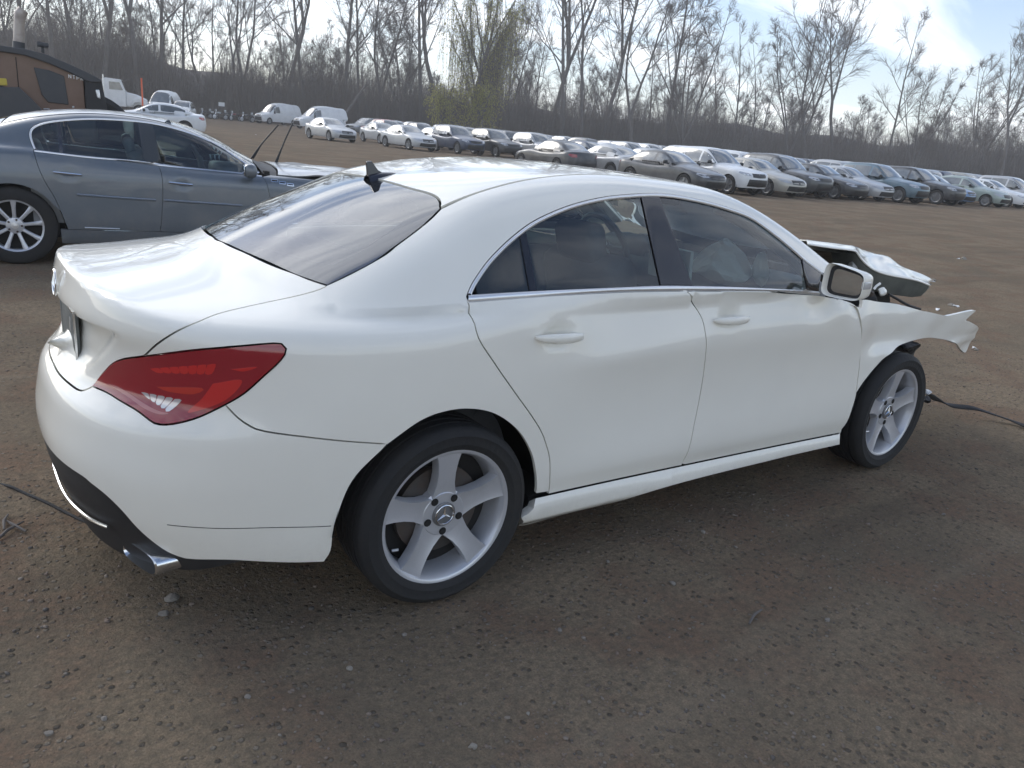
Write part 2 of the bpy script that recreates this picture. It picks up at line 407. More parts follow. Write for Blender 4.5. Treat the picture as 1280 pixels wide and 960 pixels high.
M_LAMPBASE = mat('lamp_red_dark', (.27, .010, .020), .10, coat=1, coatr=.03)
M_LAMPRED = mat('lamp_red_bright', (.52, .02, .02), .18, coat=1, coatr=.03)
M_LAMPORANGE = mat('lamp_red_orange', (.46, .03, .02), .2, coat=1, coatr=.03)
M_LAMPPINK = mat('lamp_light_guide', (.42, .13, .13), .2, coat=1, coatr=.03)
M_LAMPCLEAR = mat('lamp_clear', (.62, .58, .60), .12, metal=.5, coat=1)
M_WGLASS = glass('side_glass', (.66, .79, .78), .95, .03, 1.8)
M_RGLASS = glass('rear_glass', (.30, .34, .34), 1.0, .02, 2.5)
M_MIRROR = mat('mirror_glass', (.62, .68, .75), .03, metal=1)
M_UNDERHOOD = mat('hood_underside', (.10, .105, .09), .7, noise=(6, .5, (.04, .04, .038)))
M_CLEARL = mat('clear_plastic', (.5, .5, .5), .15, coat=1)

# ------------------------------------------------------------------ the body of the white sedan: x forward, rear axle at 0, y<0 right
WB = hermite([-1.2, -.6, -.3, 0, .4, 1.0, 1.8, 2.4, 2.7, 3.1, 3.5, 4.2], [.865, .874, .884, .8895, .886, .882, .882, .886, .8885, .876, .855, .80])
PD = hermite([.14, .195, .215, .25, .285, .305, .34, .40, .48, .60, .72, .80], [-.10, -.036, -.006, .006, .003, -.014, -.010, -.002, -.009, -.018, -.015, -.006])
PQ = hermite([.14, .20, .26, .34, .45, .60, .72, .85, .93], [-.09, -.05, -.028, -.016, -.008, -.002, -.004, -.012, -.014])
ZCR = hermite([-.2, .35, .7, 1.1, 1.45, 2.2, 2.6], [.79, .794, .809, .842, .854, .857, .857])
XR = hermite([.12, .2, .28, .36, .45, .52, .58, .63, .67, .70, .74, .80, .87, .915, .96, 1.01, 1.06, 1.2],
             [-.95, -.986, -1.012, -1.04, -1.056, -1.058, -1.048, -1.038, -1.021, -.992, -.966, -.955, -.957, -.972, -.967, -.957, -.952, -.9])
ZDK = hermite([-1.2, -.96, -.85, -.7, -.5, -.3, 0, .5, 2.0, 4.0], [1.02, 1.0225, 1.019, 1.027, 1.039, 1.042, 1.04, 1.045, 1.045, 1.045])
WG0 = hermite([-.7, -.45, -.3, -.1, .1, .4, .8, 1.3, 1.8, 2.2, 2.5], [.68, .735, .768, .793, .810, .824, .835, .848, .842, .816, .77])
ZR = hermite([-.9, -.475, -.2, .12, .3, .5, .75, 1.0, 1.25, 1.5, 1.8, 2.1, 2.4], [.78, 1.078, 1.208, 1.325, 1.363, 1.395, 1.419, 1.4225, 1.412, 1.388, 1.284, 1.120, .937])
def white_f(P):
    x, w, z = P[..., 0], np.abs(P[..., 1]), P[..., 2]
    zs = sst(.32, .38, z); q = sst(.75, .15, x)*zs+sst(.34, .24, x)*(1-zs)
    Wd = WB(x)+(1-q)*(PD(np.minimum(z+(.305-(.326-.0245*x))*sst(.5, .36, z), .8))-.26*sp(z-ZCR(x), .006))+q*(PQ(np.minimum(z, .93))-.42*sp(z-.972, .02))
    xr = XR(z)+.030*sst(.02, -.08, w-.30-1.3*(z-.75))*sst(.910, .898, z)*sst(.70, .80, z)               # number plate recess
    a = np.maximum(0, -.22-x)/(-.22-xr)
    fp = ((a**2.5+np.abs(w/Wd)**2.5)**.4-1)*.86
    low = smax(fp, z-(ZDK(x)-(.02+.0375*sst(.4, -.15, x))*(w/.75)**2), .05-.040*sst(.6, .92, a))
    c = .42*sst(.5, .0, x)-.07*sst(1.2, 1.6, x)
    g = smax(w-(WG0(x)-.52*(z-1.0)-.35*(z-1.0)**2-3.0*np.maximum(0, 1.005-z)), (z-(ZR(x-c*w*w)-.02*w*w))*.9, .075)
    return smin(low, g, .05)
WS = Surf(white_f)
car = empty('white_sedan', (0, 0, 0))
tag(car, 'white four-door sedan with crushed front end, buckled hood and broken front fender', 'car')
def put(name, res, m, parent=car, sides='both', **k):
    """link a right-hand panel and its left twin (two parts), or one joined part"""
    V, Fc, Nn = res
    if sides == 'join':
        return part(name, *both(V, Fc, Nn)[:2], m, parent, both(V, Fc, Nn)[2])
    o = part(name, V, Fc, m, parent if not isinstance(parent, tuple) else parent[0], Nn)
    if sides == 'right': return o
    V2, F2, N2 = mirror(V, Fc, Nn)
    o2 = part(name, V2, F2, m, parent if not isinstance(parent, tuple) else parent[1], N2)
    return (o, o2)
SC = WS.XC-WS.LX*math.pi/2                                                       # side coordinate of the tail's centre line
D3 = lambda *p: WS.dom(np.array([(x, -w_, z) for x, w_, z in p]))
def top_dom(pts):
    P = WS.top(np.array(pts, float)); return WS.dom(P)
hS = .02
RDG = spl(WS.px([(583.4, 371), (584.6, 377), (590.5, 398.8), (598, 422), (617.8, 453.4), (645, 492.5), (664.7, 520), (676.4, 539), (682.5, 555), (687, 572.5), (687.5, 594), (686, 614.7)]), hS)
BG = spl(WS.px([(849.4, 357), (866, 379.7), (877.7, 399), (882.7, 422.7), (879.6, 465.6), (873.8, 500.8), (866, 540), (852, 580)]), hS)
FDG = spl(WS.px([(1040, 372), (1068, 382), (1076, 400), (1076, 440), (1070, 490), (1050, 542)]), hS)
SILLT = spl(WS.dom([(x_, -.872, .326-.0245*x_) for x_ in (.355, .6, 1.0, 1.5, 2.0, 2.245)]), hS)
SILLB = spl(WS.px([(651, 647), (661, 655.5), (800, 619), (963, 576), (1049.5, 556)]), hS)
RARCH = spl(WS.px([(670, 617), (670, 594), (664, 566), (647, 538), (619, 518), (587.5, 511.5), (556, 515), (525, 527), (484, 556)]), hS)
RARCH2 = spl(WS.px([(484, 556), (441, 601), (419, 657), (414, 688), (405, 702.5)]), hS)
BGAP = spl(WS.px([(484, 555), (400, 548.4), (380, 546), (330, 539), (313, 533), (297, 522), (281.6, 506)]), hS)
LAMP_OUT = spl(WS.px([(281.6, 506), (305, 492), (330, 470), (345.6, 456), (355.8, 443.8), (357.8, 436), (352, 429.7), (342.5, 429), (305, 432), (242.5, 437.5), (192.5, 443.8), (180, 445)]), hS)
LAMP_IN = spl(WS.px([(180, 445), (155.6, 448.4), (143, 453), (133.8, 461), (124.4, 472), (116, 482.8)]), hS)
LAMP_BOT = spl(WS.px([(116, 482.8), (133.8, 490.6), (149, 500), (168, 511), (180.6, 520), (193, 529), (208, 531), (227, 528), (250, 521), (281.6, 506)]), hS)
LIDG = spl(WS.px([(180, 445), (190.6, 435), (212.5, 419), (243.8, 403.8), (281, 389.7), (343.8, 375.6), (400, 361.6), (408, 357)]), hS)
LIDB = spl(np.vstack([WS.px([(116, 482.8), (105.6, 487.8), (97.8, 487.2), (86.9, 479.7), (72.8, 465.6)]), D3((-1.002, 0, .692))]), hS)
GLR = spl(WS.px([(408, 357), (462.5, 330), (487.5, 314.4), (515.6, 292.5), (537.5, 275), (551.6, 261)]), hS)
DITCH = spl(np.vstack([WS.px([(551.6, 261), (594, 242.5), (633, 230.8), (672.5, 223), (711.5, 219)]),
                       top_dom([(.86, .447), (1.05, .45), (1.25, .465), (1.45, .505), (1.6, .55), (1.8, .61), (2.0, .665), (2.08, .685)])]), hS)
DLOO = spl(WS.px([(585, 366.5), (591, 353.4), (607, 330), (622.5, 312.8), (641, 295.6), (663, 279), (685, 267.5), (708.4, 258), (732, 251), (760, 245.5), (786.9, 243), (805.6, 241.9), (826, 242), (849.4, 244.6), (880.6, 251), (908.8, 259), (940, 271), (967, 290), (990, 308.8), (1007.5, 324), (1033, 343)]), hS)
BELTT = spl(WS.px([(585, 367.5), (663, 363), (760, 359), (826, 356.2), (865, 356.5), (920, 358), (979, 361), (1024, 364.5)]), hS)
BELTB = spl(WS.px([(585, 377.7), (672.5, 370.8), (760, 365.8), (802, 364.4), (849, 363.8), (920, 364.2), (979, 366), (1024, 369)]), hS)
BUMPB = spl(np.vstack([D3((-1.055, 0, .468)), WS.px([(92.5, 588.8), (115, 605.6), (133.8, 620.6), (152.5, 639), (171, 660), (190, 677), (208.8, 690), (227.5, 697.5), (240, 699.5), (300, 701), (405, 702.5)])]), hS)
GLB = np.vstack([top_dom([(-.480, 0.), (-.474, .08), (-.455, .25), (-.405, .47), (-.366, .575)]), WS.px([(408, 357)])]); GLB[0, 0] = SC
GLB = spl(GLB, hS)
cenline = lambda e0, e1: spl([(SC, e0), (SC, e1)], hS)

# quarter panel with C-pillar, roof rail and A-pillar
foot = spl(np.vstack([DITCH[-1:], D3((2.06, .76, 1.07)), DLOO[-1:]]), hS)
quarter = chain(RDG, spl([RDG[-1], RARCH[0]], hS), RARCH, BGAP, LAMP_OUT, LIDG, GLR, DITCH, foot, DLOO[::-1], spl([DLOO[0], RDG[0]], hS))
put('quarter_panel', WS.panel(quarter, .026), M_WHITE)
cup = lambda cx, cz: (lambda P, Nn: P-Nn*(.022*np.clip(1-((P[:, 0]-cx)/.075)**2-((P[:, 2]-cz)/.034)**2, 0, 1)**.8)[:, None])
rd = put('rear_door', WS.panel(chain(RDG, between(SILLT, RDG[-1, 0], BG[-1, 0]), BG[::-1], between(BELTB, BG[1, 0], BELTB[0, 0]), ), .024, disp=cup(.385, .905)), M_WHITE)
def dent_door(P, Nn):
    P = cup(1.265, .913)(P, Nn)
    x, z = P[:, 0], P[:, 2]                                                       # buckled behind the fender
    d = .010*np.exp(-((x-2.02)/.10)**2-((z-.90)/.05)**2)-.013*np.exp(-((x-1.86)/.09)**2-((z-.92)/.04)**2)-.012*sst(2.0, 2.2, x)*sst(.75, .95, z)
    return P+Nn*d[:, None]
fd = put('front_door', WS.panel(chain(BG, between(SILLT, BG[-1, 0], FDG[-1, 0]), FDG[::-1], spl([FDG[0], BELTB[-1]], hS), between(BELTB, BELTB[-1, 0], BG[1, 0])), .024, disp=dent_door), M_WHITE)
put('side_sill', WS.panel(chain(SILLT, spl([SILLT[-1], SILLB[-1]], hS), SILLB[::-1], spl([SILLB[0], SILLT[0]], hS)), .03, depth=.04), M_WHITE)
bumper = put('rear_bumper', WS.panel(chain(cenline(BUMPB[0, 1], LIDB[-1, 1]), LIDB[::-1], LAMP_BOT, BGAP[::-1], RARCH2, BUMPB[::-1]), .026, depth=.03), M_WHITE, sides='join')
_s = np.arange(SC, SC+1.25, .012); _e = np.linspace(.28, .75, 240); _P = WS.side(np.stack(np.meshgrid(_s, _e, indexing='ij'), -1).reshape(-1, 2)); _N = WS.grad(_P).reshape(len(_s), len(_e), 3)[..., 2]
_k = [int(np.argmin(np.abs(r_-.62)+(np.arange(240) < 40)*9)) for r_ in _N]; LIPP = np.vstack([np.c_[_s, _e[_k]+d_] for d_ in (-.021, -.014, -.009, -.005, -.0015, .002, .006, .011, .018)])
lid = put('trunk_lid', WS.panel(chain(cenline(LIDB[-1, 1], GLB[0, 1]), GLB, LIDG[::-1], LAMP_IN, LIDB), .014, extra=LIPP), M_WHITE, sides='join')
# tail lamps
lamps = put('tail_lamp', WS.panel(chain(LAMP_OUT, LAMP_IN, LAMP_BOT), .018, off=.003, depth=.02), M_LAMPBASE)
def lamp_piece(name, pts, m, off=.0042):
    q = WS.px(pts); q = spl(np.vstack([q, q[:1]]), .012)[:-1]
    return put(name, WS.panel(q, .014, off=off, depth=.003, gap=0), m, parent=lamps)
for k in range(7):                                                                # ribbed light bar
    a, b = k/7, (k+.86)/7
    t = lambda u: np.array([189, 460.5])*(1-u)+np.array([272, 454.5])*u
    bt = lambda u: np.array([197, 465.5])*(1-u)+np.array([267, 467])*u
    lamp_piece('light_bar', [t(a), t(b), bt(b), bt(a)], M_LAMPRED)
lamp_piece('reflector', [(197, 483), (253, 484.5), (243, 492.5), (211, 489)], M_LAMPORANGE)
lamp_piece('turn_lamp', [(267, 479), (303, 475), (282, 500), (236, 516), (254, 497)], M_LAMPRED)
lamp_piece('side_marker', [(289, 461), (322, 458), (305, 464)], M_LAMPRED)
lamp_piece('light_guide', [(137, 480), (150, 484), (166, 494), (184, 506), (200, 514), (212, 517), (200, 518), (182, 511), (164, 498), (149, 488)], M_LAMPPINK)
for k in range(5):
    a, b = k/5, (k+.8)/5
    t = lambda u: np.array([178, 490])*(1-u)+np.array([230, 500.5])*u
    bt = lambda u: np.array([184, 496])*(1-u)+np.array([214, 515])*u
    lamp_piece('reverse_lamp', [t(a), t(b), bt(b), bt(a)], M_LAMPCLEAR)
# diffuser, bright strip, tail pipes
DIFB = spl(np.vstack([D3((-1.0, 0, .20)), D3((-.96, .3, .195), (-.86, .55, .20), (-.76, .68, .215)), BUMPB[-12:-11]]), hS)
dif = put('diffuser', WS.panel(chain(BUMPB[:-11], spl([BUMPB[-12], DIFB[-1]], hS), DIFB[::-1], cenline(DIFB[0, 1], BUMPB[0, 1])), .03, off=-.004, depth=.03), M_BLACKP, sides='join')
STRIP = np.vstack([D3((-1.03, 0, .292), (-1.02, .15, .295)), WS.px([(96, 632), (115, 647), (137.5, 657)])]); STRIP[0, 0] = SC
Ps = WS.curve(spl(STRIP, hS), .006)
mb = MB(); mb.tube(np.vstack([Ps[::-1], (Ps*[1, -1, 1])[1:]]), .0055, 8); mb.build('chrome_strip', M_CHROME, bumper)
for sy in (-1, 1):
    c0 = Vector((-.848, sy*.572, .243)); out = MB(); inn = MB(); prof = []
    for k in range(28):
        a = 2*math.pi*k/28; ca, sa = math.cos(a), math.sin(a)
        ry = .088*math.copysign(abs(ca)**.6, ca); rz = .034*math.copysign(abs(sa)**.7, sa)
        prof.append((ry, rz))
    def ring(x, sc): return [c0+Vector((x+.33*ry*sy*sc, ry*sc, rz*sc)) for ry, rz in prof]
    R = [ring(.20, .8), ring(.0, .98), ring(-.028, 1.0), ring(-.032, .95), ring(-.02, .90), ring(.10, .86)]
    V = [p for r in R for p in r]; n = len(prof)
    out.add(V, [(i*n+j, i*n+(j+1) % n, (i+1)*n+(j+1) % n, (i+1)*n+j) for i in range(len(R)-1) for j in range(n)])
    ex = out.build('tail_pipe', M_CHROME, car)
    inn.add(R[-1], [tuple(range(n))]); inn.build('pipe_mouth', M_UNDER, ex)
# lower bumper crease as a fine groove
P_ = WS.curve(spl(WS.px([(209, 656), (240, 659), (270, 660.5), (340, 659.5), (414, 657.5)]), .03), -.0015)
for sgn in (1, -1): mb = MB(); mb.tube(P_*[1, sgn, 1], .0022, 6); mb.build('bumper_crease', M_UNDER, bumper)

# roof, glass
GTOP = [(.111, 0.), (.112, .06), (.122, .263), (.140, .39), (.135, .46), (.110, .515)]
DT = np.array([(.107, .522), (.244, .513), (.384, .492), (.537, .470), (.695, .454), (.86, .447), (1.05, .45), (1.25, .465), (1.45, .505), (1.6, .55), (1.8, .61), (2.0, .665), (2.08, .685)])
HEAD = [(1.53, .0), (1.525, .2), (1.505, .36), (1.47, .50)]
k0 = 8; dr = spl(DT[:9], .03)-[0, .008]
roof = put('roof', WS.panel(chain(spl([(1.53, 0.), (.111, 0.)], .03), spl(GTOP, .03), dr, spl(HEAD[::-1], .03)), .035, how='top', gap=.003), M_WHITE, sides='join')
put('roof_seam', WS.band(resample(spl(DT[:9], .03), 60), resample(dr-[0, .004], 60), [-.008, -.010, -.008], how='top'), M_BLACKP)
GR = np.array([(-.336, .635), (-.198, .637), (-.118, .615), (-.033, .588), (.045, .555), (.104, .522)])-[0, .006]
GB = np.array([(-.478, 0.), (-.472, .08), (-.452, .25), (-.403, .47), (-.366, .572), (-.337, .629)])+[.006, 0]
loopO = chain(spl(GB, .02), spl(GR, .02), spl(GTOP[::-1], .02)-[.006, 0])
bl = put('rear_window', WS.panel(chain(spl([(.105, 0.), (-.472, 0.)], .02), loopO), .03, how='top', off=-.004, depth=0, gap=0), M_RGLASS, sides='join')
n_ = 110; A = resample(np.vstack([spl(GB, .01), spl(GR, .01)[1:], spl(GTOP[::-1], .01)[1:]-[.006, 0]]), n_)
ctr = np.array([-.18, 0.]); Bq = A.copy(); t_ = np.gradient(A, axis=0); t_ /= np.linalg.norm(t_, axis=1)[:, None]; wid = np.interp(np.arange(n_), [0, 20, 40, 75, 95, n_-1], [.035, .04, .075, .075, .05, .04])
Bq = A-np.c_[-t_[:, 1], t_[:, 0]]*wid[:, None]; Bq[:, 1] = np.maximum(Bq[:, 1], 0); Bq[0, 1] = Bq[-1, 1] = 0
put('window_border', WS.band(A, Bq, [-.006]*4, how='top'), M_FRIT, parent=bl, sides='join')
WSB = [(2.20, 0.), (2.19, .25), (2.15, .50), (2.08, .675)]
wr = spl(DT[8:][::-1], .03)-[0, .006]
ws = put('windshield', WS.panel(chain(spl([(1.54, 0.), (2.20, 0.)], .03), spl(WSB, .03), wr, spl(HEAD[::-1], .03)+[.012, 0]), .04, how='top', off=-.004, depth=0, gap=0, disp=lambda P, Nn: P-np.c_[P[:, :2]*0, .055*np.clip(1-(P[:, 1]/.62)**2, 0, 1)*sst(1.56, 1.8, P[:, 0])]), M_WGLASS, sides='join')
# side window trim and panes
DLOI = shrink(np.vstack([DLOO, BELTT[::-1]]), .0135)[:len(DLOO)]
put('window_trim', WS.band(resample(DLOO, 130), resample(DLOI, 130), [-.003, .003, .0045, .003, -.004]), M_SATIN)
put('belt_trim', WS.band(resample(BELTT, 110), resample(BELTB, 110), [-.006, .003, .006, .005, .002, -.004]), M_SATIN)
def edge(a, b): return spl(WS.px([a, b]), .02)
def pane(l0, l1, r0, r1):
    """edges given as (top, bottom) pixels"""
    e1 = WS.px([l0, l1]) if l0 is not None else None; e2 = WS.px([r0, r1])
    s0b = e1[1, 0] if e1 is not None else BELTT[2, 0]; s0t = e1[0, 0] if e1 is not None else DLOI[3, 0]
    return chain(between(BELTT, s0b, e2[1, 0]), between(DLOI, e2[0, 0], s0t))
bp = put('pillar_trim', WS.panel(pane((804, 250), (826, 355), (827, 250), (866, 355)), .03, off=-.002, depth=.01, gap=.001), M_GLOSSB)
put('window_pane', WS.panel(pane((828, 250), (867, 355), (1004, 325), (1010, 361)), .03, off=-.007, depth=0, gap=0), M_WGLASS, parent=fd)
put('window_pane', WS.panel(pane((660, 296), (671, 361), (803, 250), (825, 355)), .03, off=-.007, depth=0, gap=0), M_WGLASS, parent=rd)
put('quarter_glass', WS.panel(pane(None, None, (653, 298), (663, 361)), .03, off=-.007, depth=0, gap=0), M_WGLASS, parent=rd)
put('window_divider', WS.panel(pane((652, 299), (662, 361), (660, 295), (671, 361)), .03, off=-.003, depth=.01, gap=.0), M_GLOSSB, parent=rd)
put('mirror_sail', WS.panel(pane((1004, 325), (1010, 361), (1028, 344), (1024, 364)), .03, off=-.002, depth=.01, gap=0), M_GLOSSB, parent=fd)
# handles
def handle(x0, x1, z0, z1, parent):
    for sgn, pr in ((1, parent[0]), (-1, parent[1])):
        mb = MB(); n = 15; k = 12; rows = []
        for i in range(n):
            t = i/(n-1); x = x0+(x1-x0)*t; z = z0+(z1-z0)*t
            b = WS.side(WS.dom([[x, -.885, z]]))[0]; o = .004+.030*math.sin(math.pi*min(1, max(0, t*1.0)))**.45
            s_ = .25+.75*math.sin(math.pi*t)**.35
            rows.append([(b[0], (b[1]-o+.0095*math.cos(a)*s_)*sgn, b[2]+.0175*math.sin(a)*s_) for a in np.linspace(0, 2*math.pi, k, endpoint=False)])
        V = [p for r in rows for p in r]
        mb.add(V, [(i*k+j, i*k+(j+1) % k, (i+1)*k+(j+1) % k, (i+1)*k+j) for i in range(n-1) for j in range(k)]+[tuple(range(k)), tuple(range((n-1)*k, n*k))])
        mb.build('door_handle', M_WHITE, pr)
handle(.285, .500, .912, .905, rd); handle(1.165, 1.372, .916, .914, fd)
# door mirrors
for sgn, pr in ((1, fd[0]), (-1, fd[1])):
    mb = MB(); rows = []; k = 28
    for x, sc in ((1.862, .88), (1.838, .93), (1.832, .985), (1.842, 1.0), (1.875, .98), (1.915, .90), (1.945, .72), (1.96, .45)):
        r = []
        for a in np.linspace(0, 2*math.pi, k, endpoint=False):
            ca, sa = math.cos(a), math.sin(a); yy = .083*math.copysign(abs(ca)**.42, ca); zz_ = .068*math.copysign(abs(sa)**.42, sa)
            zz_ *= 1-.22*(yy/.083)*(1 if sa > 0 else 0)
            r.append((x+.02*(yy/.083), sgn*(-.957-yy*sc), 1.052+zz_*sc))
        rows.append(r)
    V = [p for r in rows for p in r]; n = len(rows)
    mb.add(V, [(i*k+j, i*k+(j+1) % k, (i+1)*k+(j+1) % k, (i+1)*k+j) for i in range(n-1) for j in range(k)]+[tuple(range((n-1)*k, n*k))])
    mb.tube([(1.93, sgn*-.90, 1.02), (1.95, sgn*-.84, 1.01)], [.035, .03], 10)
    mo = mb.build('door_mirror', M_WHITE, pr, auto=50)
    MB().add(rows[0], [tuple(range(k))]).build('mirror_surround', M_BLACKP, mo)
    g_ = [(p[0]-.004, sgn*(-.957+(p[1]*sgn+.957)*.80)-sgn*.006, 1.052+(p[2]-1.052)*.80) for p in rows[0]]
    MB().add(g_, [tuple(range(k))]).build('mirror_glass', M_MIRROR, mo)
    MB().box((1.885, sgn*-1.036, 1.055), (.055, .014, .032), bev=.004).build('turn_signal', M_CLEARL, mo)
# roof antenna
ant = MB(); zr0 = lambda x, y: WS.top(np.array([[x, abs(y)]]))[0, 2]; P = []
for u in np.linspace(0, 1, 13):
    x = .082+.135*u; half = .033*(math.sin(math.pi*min(1, u*.62+.34))**.9 if u < 1 else .02); hh = .024*math.sin(math.pi*min(1, u*.55+.42))
    P.append([(x, half*v, zr0(x, half*v)-.006+hh*math.sqrt(max(0, 1-v*v))) for v in np.linspace(-1, 1, 11)])
ant.grid(np.array(P))
z0 = zr0(.10, 0); outl = [(.084, .012), (.077, .058), (.081, .062), (.098, .063), (.106, .055), (.125, .032), (.160, .016)]; k = len(outl); V = []
for sy in (-1, 1): V += [(x, sy*.0085*(1-.55*h/.075), z0+h) for x, h in outl]
V += [(x, 0, z0+h+.002) for x, h in outl]
ant.add(V, [tuple(range(k)), tuple(range(2*k-1, k-1, -1))]+[(i, i+1, 2*k+i+1, 2*k+i) for i in range(k-1)]+[(k+i+1, k+i, 2*k+i, 2*k+i+1) for i in range(k-1)]+[(0, 2*k, k)])
ant.build('antenna_fin', mat('antenna_black', (.025, .026, .036), .25, coat=.4), car, auto=50)
# star badge and number plate on the lid
def star(c, ux, uy, nn, r, m, parent, name='star_emblem', ringw=.1):
    ux, uy, nn, c = Vector(ux), Vector(uy), Vector(nn), Vector(c); mb = MB()
    mb.tube([c+ux*math.cos(a)*r+uy*math.sin(a)*r for a in np.linspace(0, 2*math.pi, 28, endpoint=False)], r*ringw, 8, closed=True)
    for k in range(3):
        a = math.pi/2+k*2*math.pi/3; d = ux*math.cos(a)+uy*math.sin(a); s_ = ux*-math.sin(a)+uy*math.cos(a); V = [c+d*r*.98, c+s_*r*.17+d*r*.1, c-s_*r*.17+d*r*.1, c+nn*r*.2, c+d*r*.98-nn*.0]
        mb.add(V[:4], [(0, 1, 3), (0, 3, 2), (1, 2, 3)])
    return mb.build(name, m, parent, auto=20)
ez = WS.side(WS.dom([[-.967, -.0, .953]]))[0]
star((ez[0]-.008, 0, ez[2]), (0, -1, 0), (.05, 0, 1), (-1, 0, 0), .040, M_CHROME, lid)
px_ = WS.side(WS.dom([[-.93, -.10, .80]]))[0][0]
M_PLATE = mat('plate_holder', (.10, .11, .11), .45, noise=(20, .6, (.18, .19, .18)))
pl = MB().box((px_-.006, 0, .808), (.012, .31, .155), bev=.004).build('plate_holder', M_PLATE, lid)
mb = MB()
for y in (-.157, .157): mb.box((px_-.013, y, .808), (.006, .007, .160))
mb.box((px_-.013, 0, .890), (.008, .31, .006)); mb.build('plate_frame', M_CHROME, pl, smooth=False)
MB().box((px_-.0125, -.05, .83), (.003, .016, .05), rot=Matrix.Rotation(.5, 3, 'X')).build('plate_mark', M_SATIN, pl)
# wheel housings and floor
for x0 in (0, 2.699):
    for sy in (-1, 1):
        mb = MB()
        if x0 > 1: mb.lathe([(.40, sy*.83), (.40, sy*.62)], 16, a0=math.radians(84), a1=math.pi+.2, c=(x0, 0, .315))
        else: mb.lathe([(.398, sy*.866), (.398, sy*.52), (.05, sy*.52)], 28, a0=.12, a1=math.pi-.05, c=(x0, 0, .315))
        mb.build('wheel_housing', M_LINER, car)
mb = MB(); mb.box((1.35, 0, .24), (1.95, 1.62, .10)); mb.box((1.1, 0, .30), (3.6, 1.02, .16)); mb.box((-.62, 0, .36), (.5, 1.0, .2)); mb.build('underbody', M_UNDER, car, smooth=False)
# ------------------------------------------------------------------ wheels of the white sedan
M_CAP = mat('cap_grey', (.20, .20, .205), .4, metal=.4, noise=(9, .4, (.12, .12, .12)))
def make_wheel(parent, loc, side, steer=0, camber=0):
    """side=-1: outer face towards -y"""
    w_ = empty('wheel', loc); w_.parent = parent; w_.rotation_euler = (camber, 0, steer+(0 if side < 0 else math.pi))
    R, r = .3165, .2400
    prof = [(r-.006, -.098), (r+.006, -.106), (r+.016, -.1105), (r+.018, -.1120), (r+.022, -.1122), (r+.024, -.1118), (r+.036, -.1145), (r+.044, -.1140), (r+.046, -.1150), (r+.050, -.1150), (r+.052, -.1130), (R-.016, -.106), (R-.005, -.096), (R-.001, -.085)]
    for g in (-.055, -.018, .018, .055): prof += [(R, g-.006), (R-.007, g-.005), (R-.007, g+.005), (R, g+.006)]
    prof += [(R-.001, .085), (R-.012, .104), (r+.04, .113), (r, .104)]
    MB().lathe(prof, 72).build('tyre', M_RUBBER, w_, auto=40)
    rim = MB(); rim.lathe([(r-.014, -.096), (r-.006, -.1005), (r+.003, -.1005), (r+.004, -.094), (r-.004, -.086), (r-.018, -.070), (r-.022, .02), (r-.006, .1), (r+.002, .104)], 60)
    rim.lathe([(r-.014, -.096), (r-.020, -.086), (r-.028, -.06), (r-.030, .05)], 60)
    st = [(.040, .040, -.071), (.065, .047, -.0715), (.085, .0425, -.073), (.11, .0365, -.077), (.15, .0345, -.0835), (.19, .0390, -.0895), (.215, .0455, -.0925), (.231, .052, -.0945)]
    for k in range(5):
        a = math.pi/2+k*2*math.pi/5+.02; P = []
        for rr, hw, y in st:
            row = []
            for u, dy in ((-1, .040), (-1, .010), (-.93, .0008), (-.80, .002), (-.4, .0045), (0, .005), (.4, .0045), (.80, .002), (.93, .0008), (1, .010), (1, .040)):
                x_, z_ = rr, u*hw
                row.append((x_*math.cos(a)-z_*math.sin(a), y+dy, x_*math.sin(a)+z_*math.cos(a)))
            P.append(row)
        rim.grid(np.array(P))
    rim.lathe([(.0, -.070), (.044, -.070), (.048, -.0705), (.075, -.0700), (.086, -.062), (.088, -.03)], 40)
    rim.build('rim', M_ALLOY, w_, auto=32)
    for k in range(5):
        a = math.pi/2+math.pi/5+k*2*math.pi/5; c = (.0625*math.cos(a), 0, .0625*math.sin(a))
        MB().lathe([(.0135, -.0722), (.0135, -.0712), (.009, -.0708), (.009, -.0728), (0, -.0728)], 12, c=c).build('lug_bolt', M_UNDER, w_, auto=30)
    cap = MB().lathe([(.043, -.070), (.043, -.0735), (.039, -.0755), (0, -.077)], 30).build('hub_cap', M_CAP, w_)
    star((0, -.0785, 0), (1, 0, 0), (0, 0, 1), (0, -1, 0), .034, M_CHROME, cap, 'star_emblem', .09)
    MB().lathe([(.06, -.03), (.155, -.03), (.155, -.005), (.06, -.005)], 40).build('brake_disc', M_DARKMETAL, w_, auto=30)
    MB().lathe([(.212, .0), (.0, .0)], 40).build('wheel_back', M_UNDER, w_)
    a = math.radians(205); MB().tube([(.205*math.cos(a), -.075, .205*math.sin(a)), (.19*math.cos(a), -.088, .19*math.sin(a))], .005, 8).build('valve', M_SATIN, w_)
    return w_
make_wheel(car, (0, -.769, .3165), -1); make_wheel(car, (0, .769, .3165), 1)
make_wheel(car, (2.699, -.769, .3165), -1, steer=.017); make_wheel(car, (2.699, .769, .3165), 1, steer=.017)
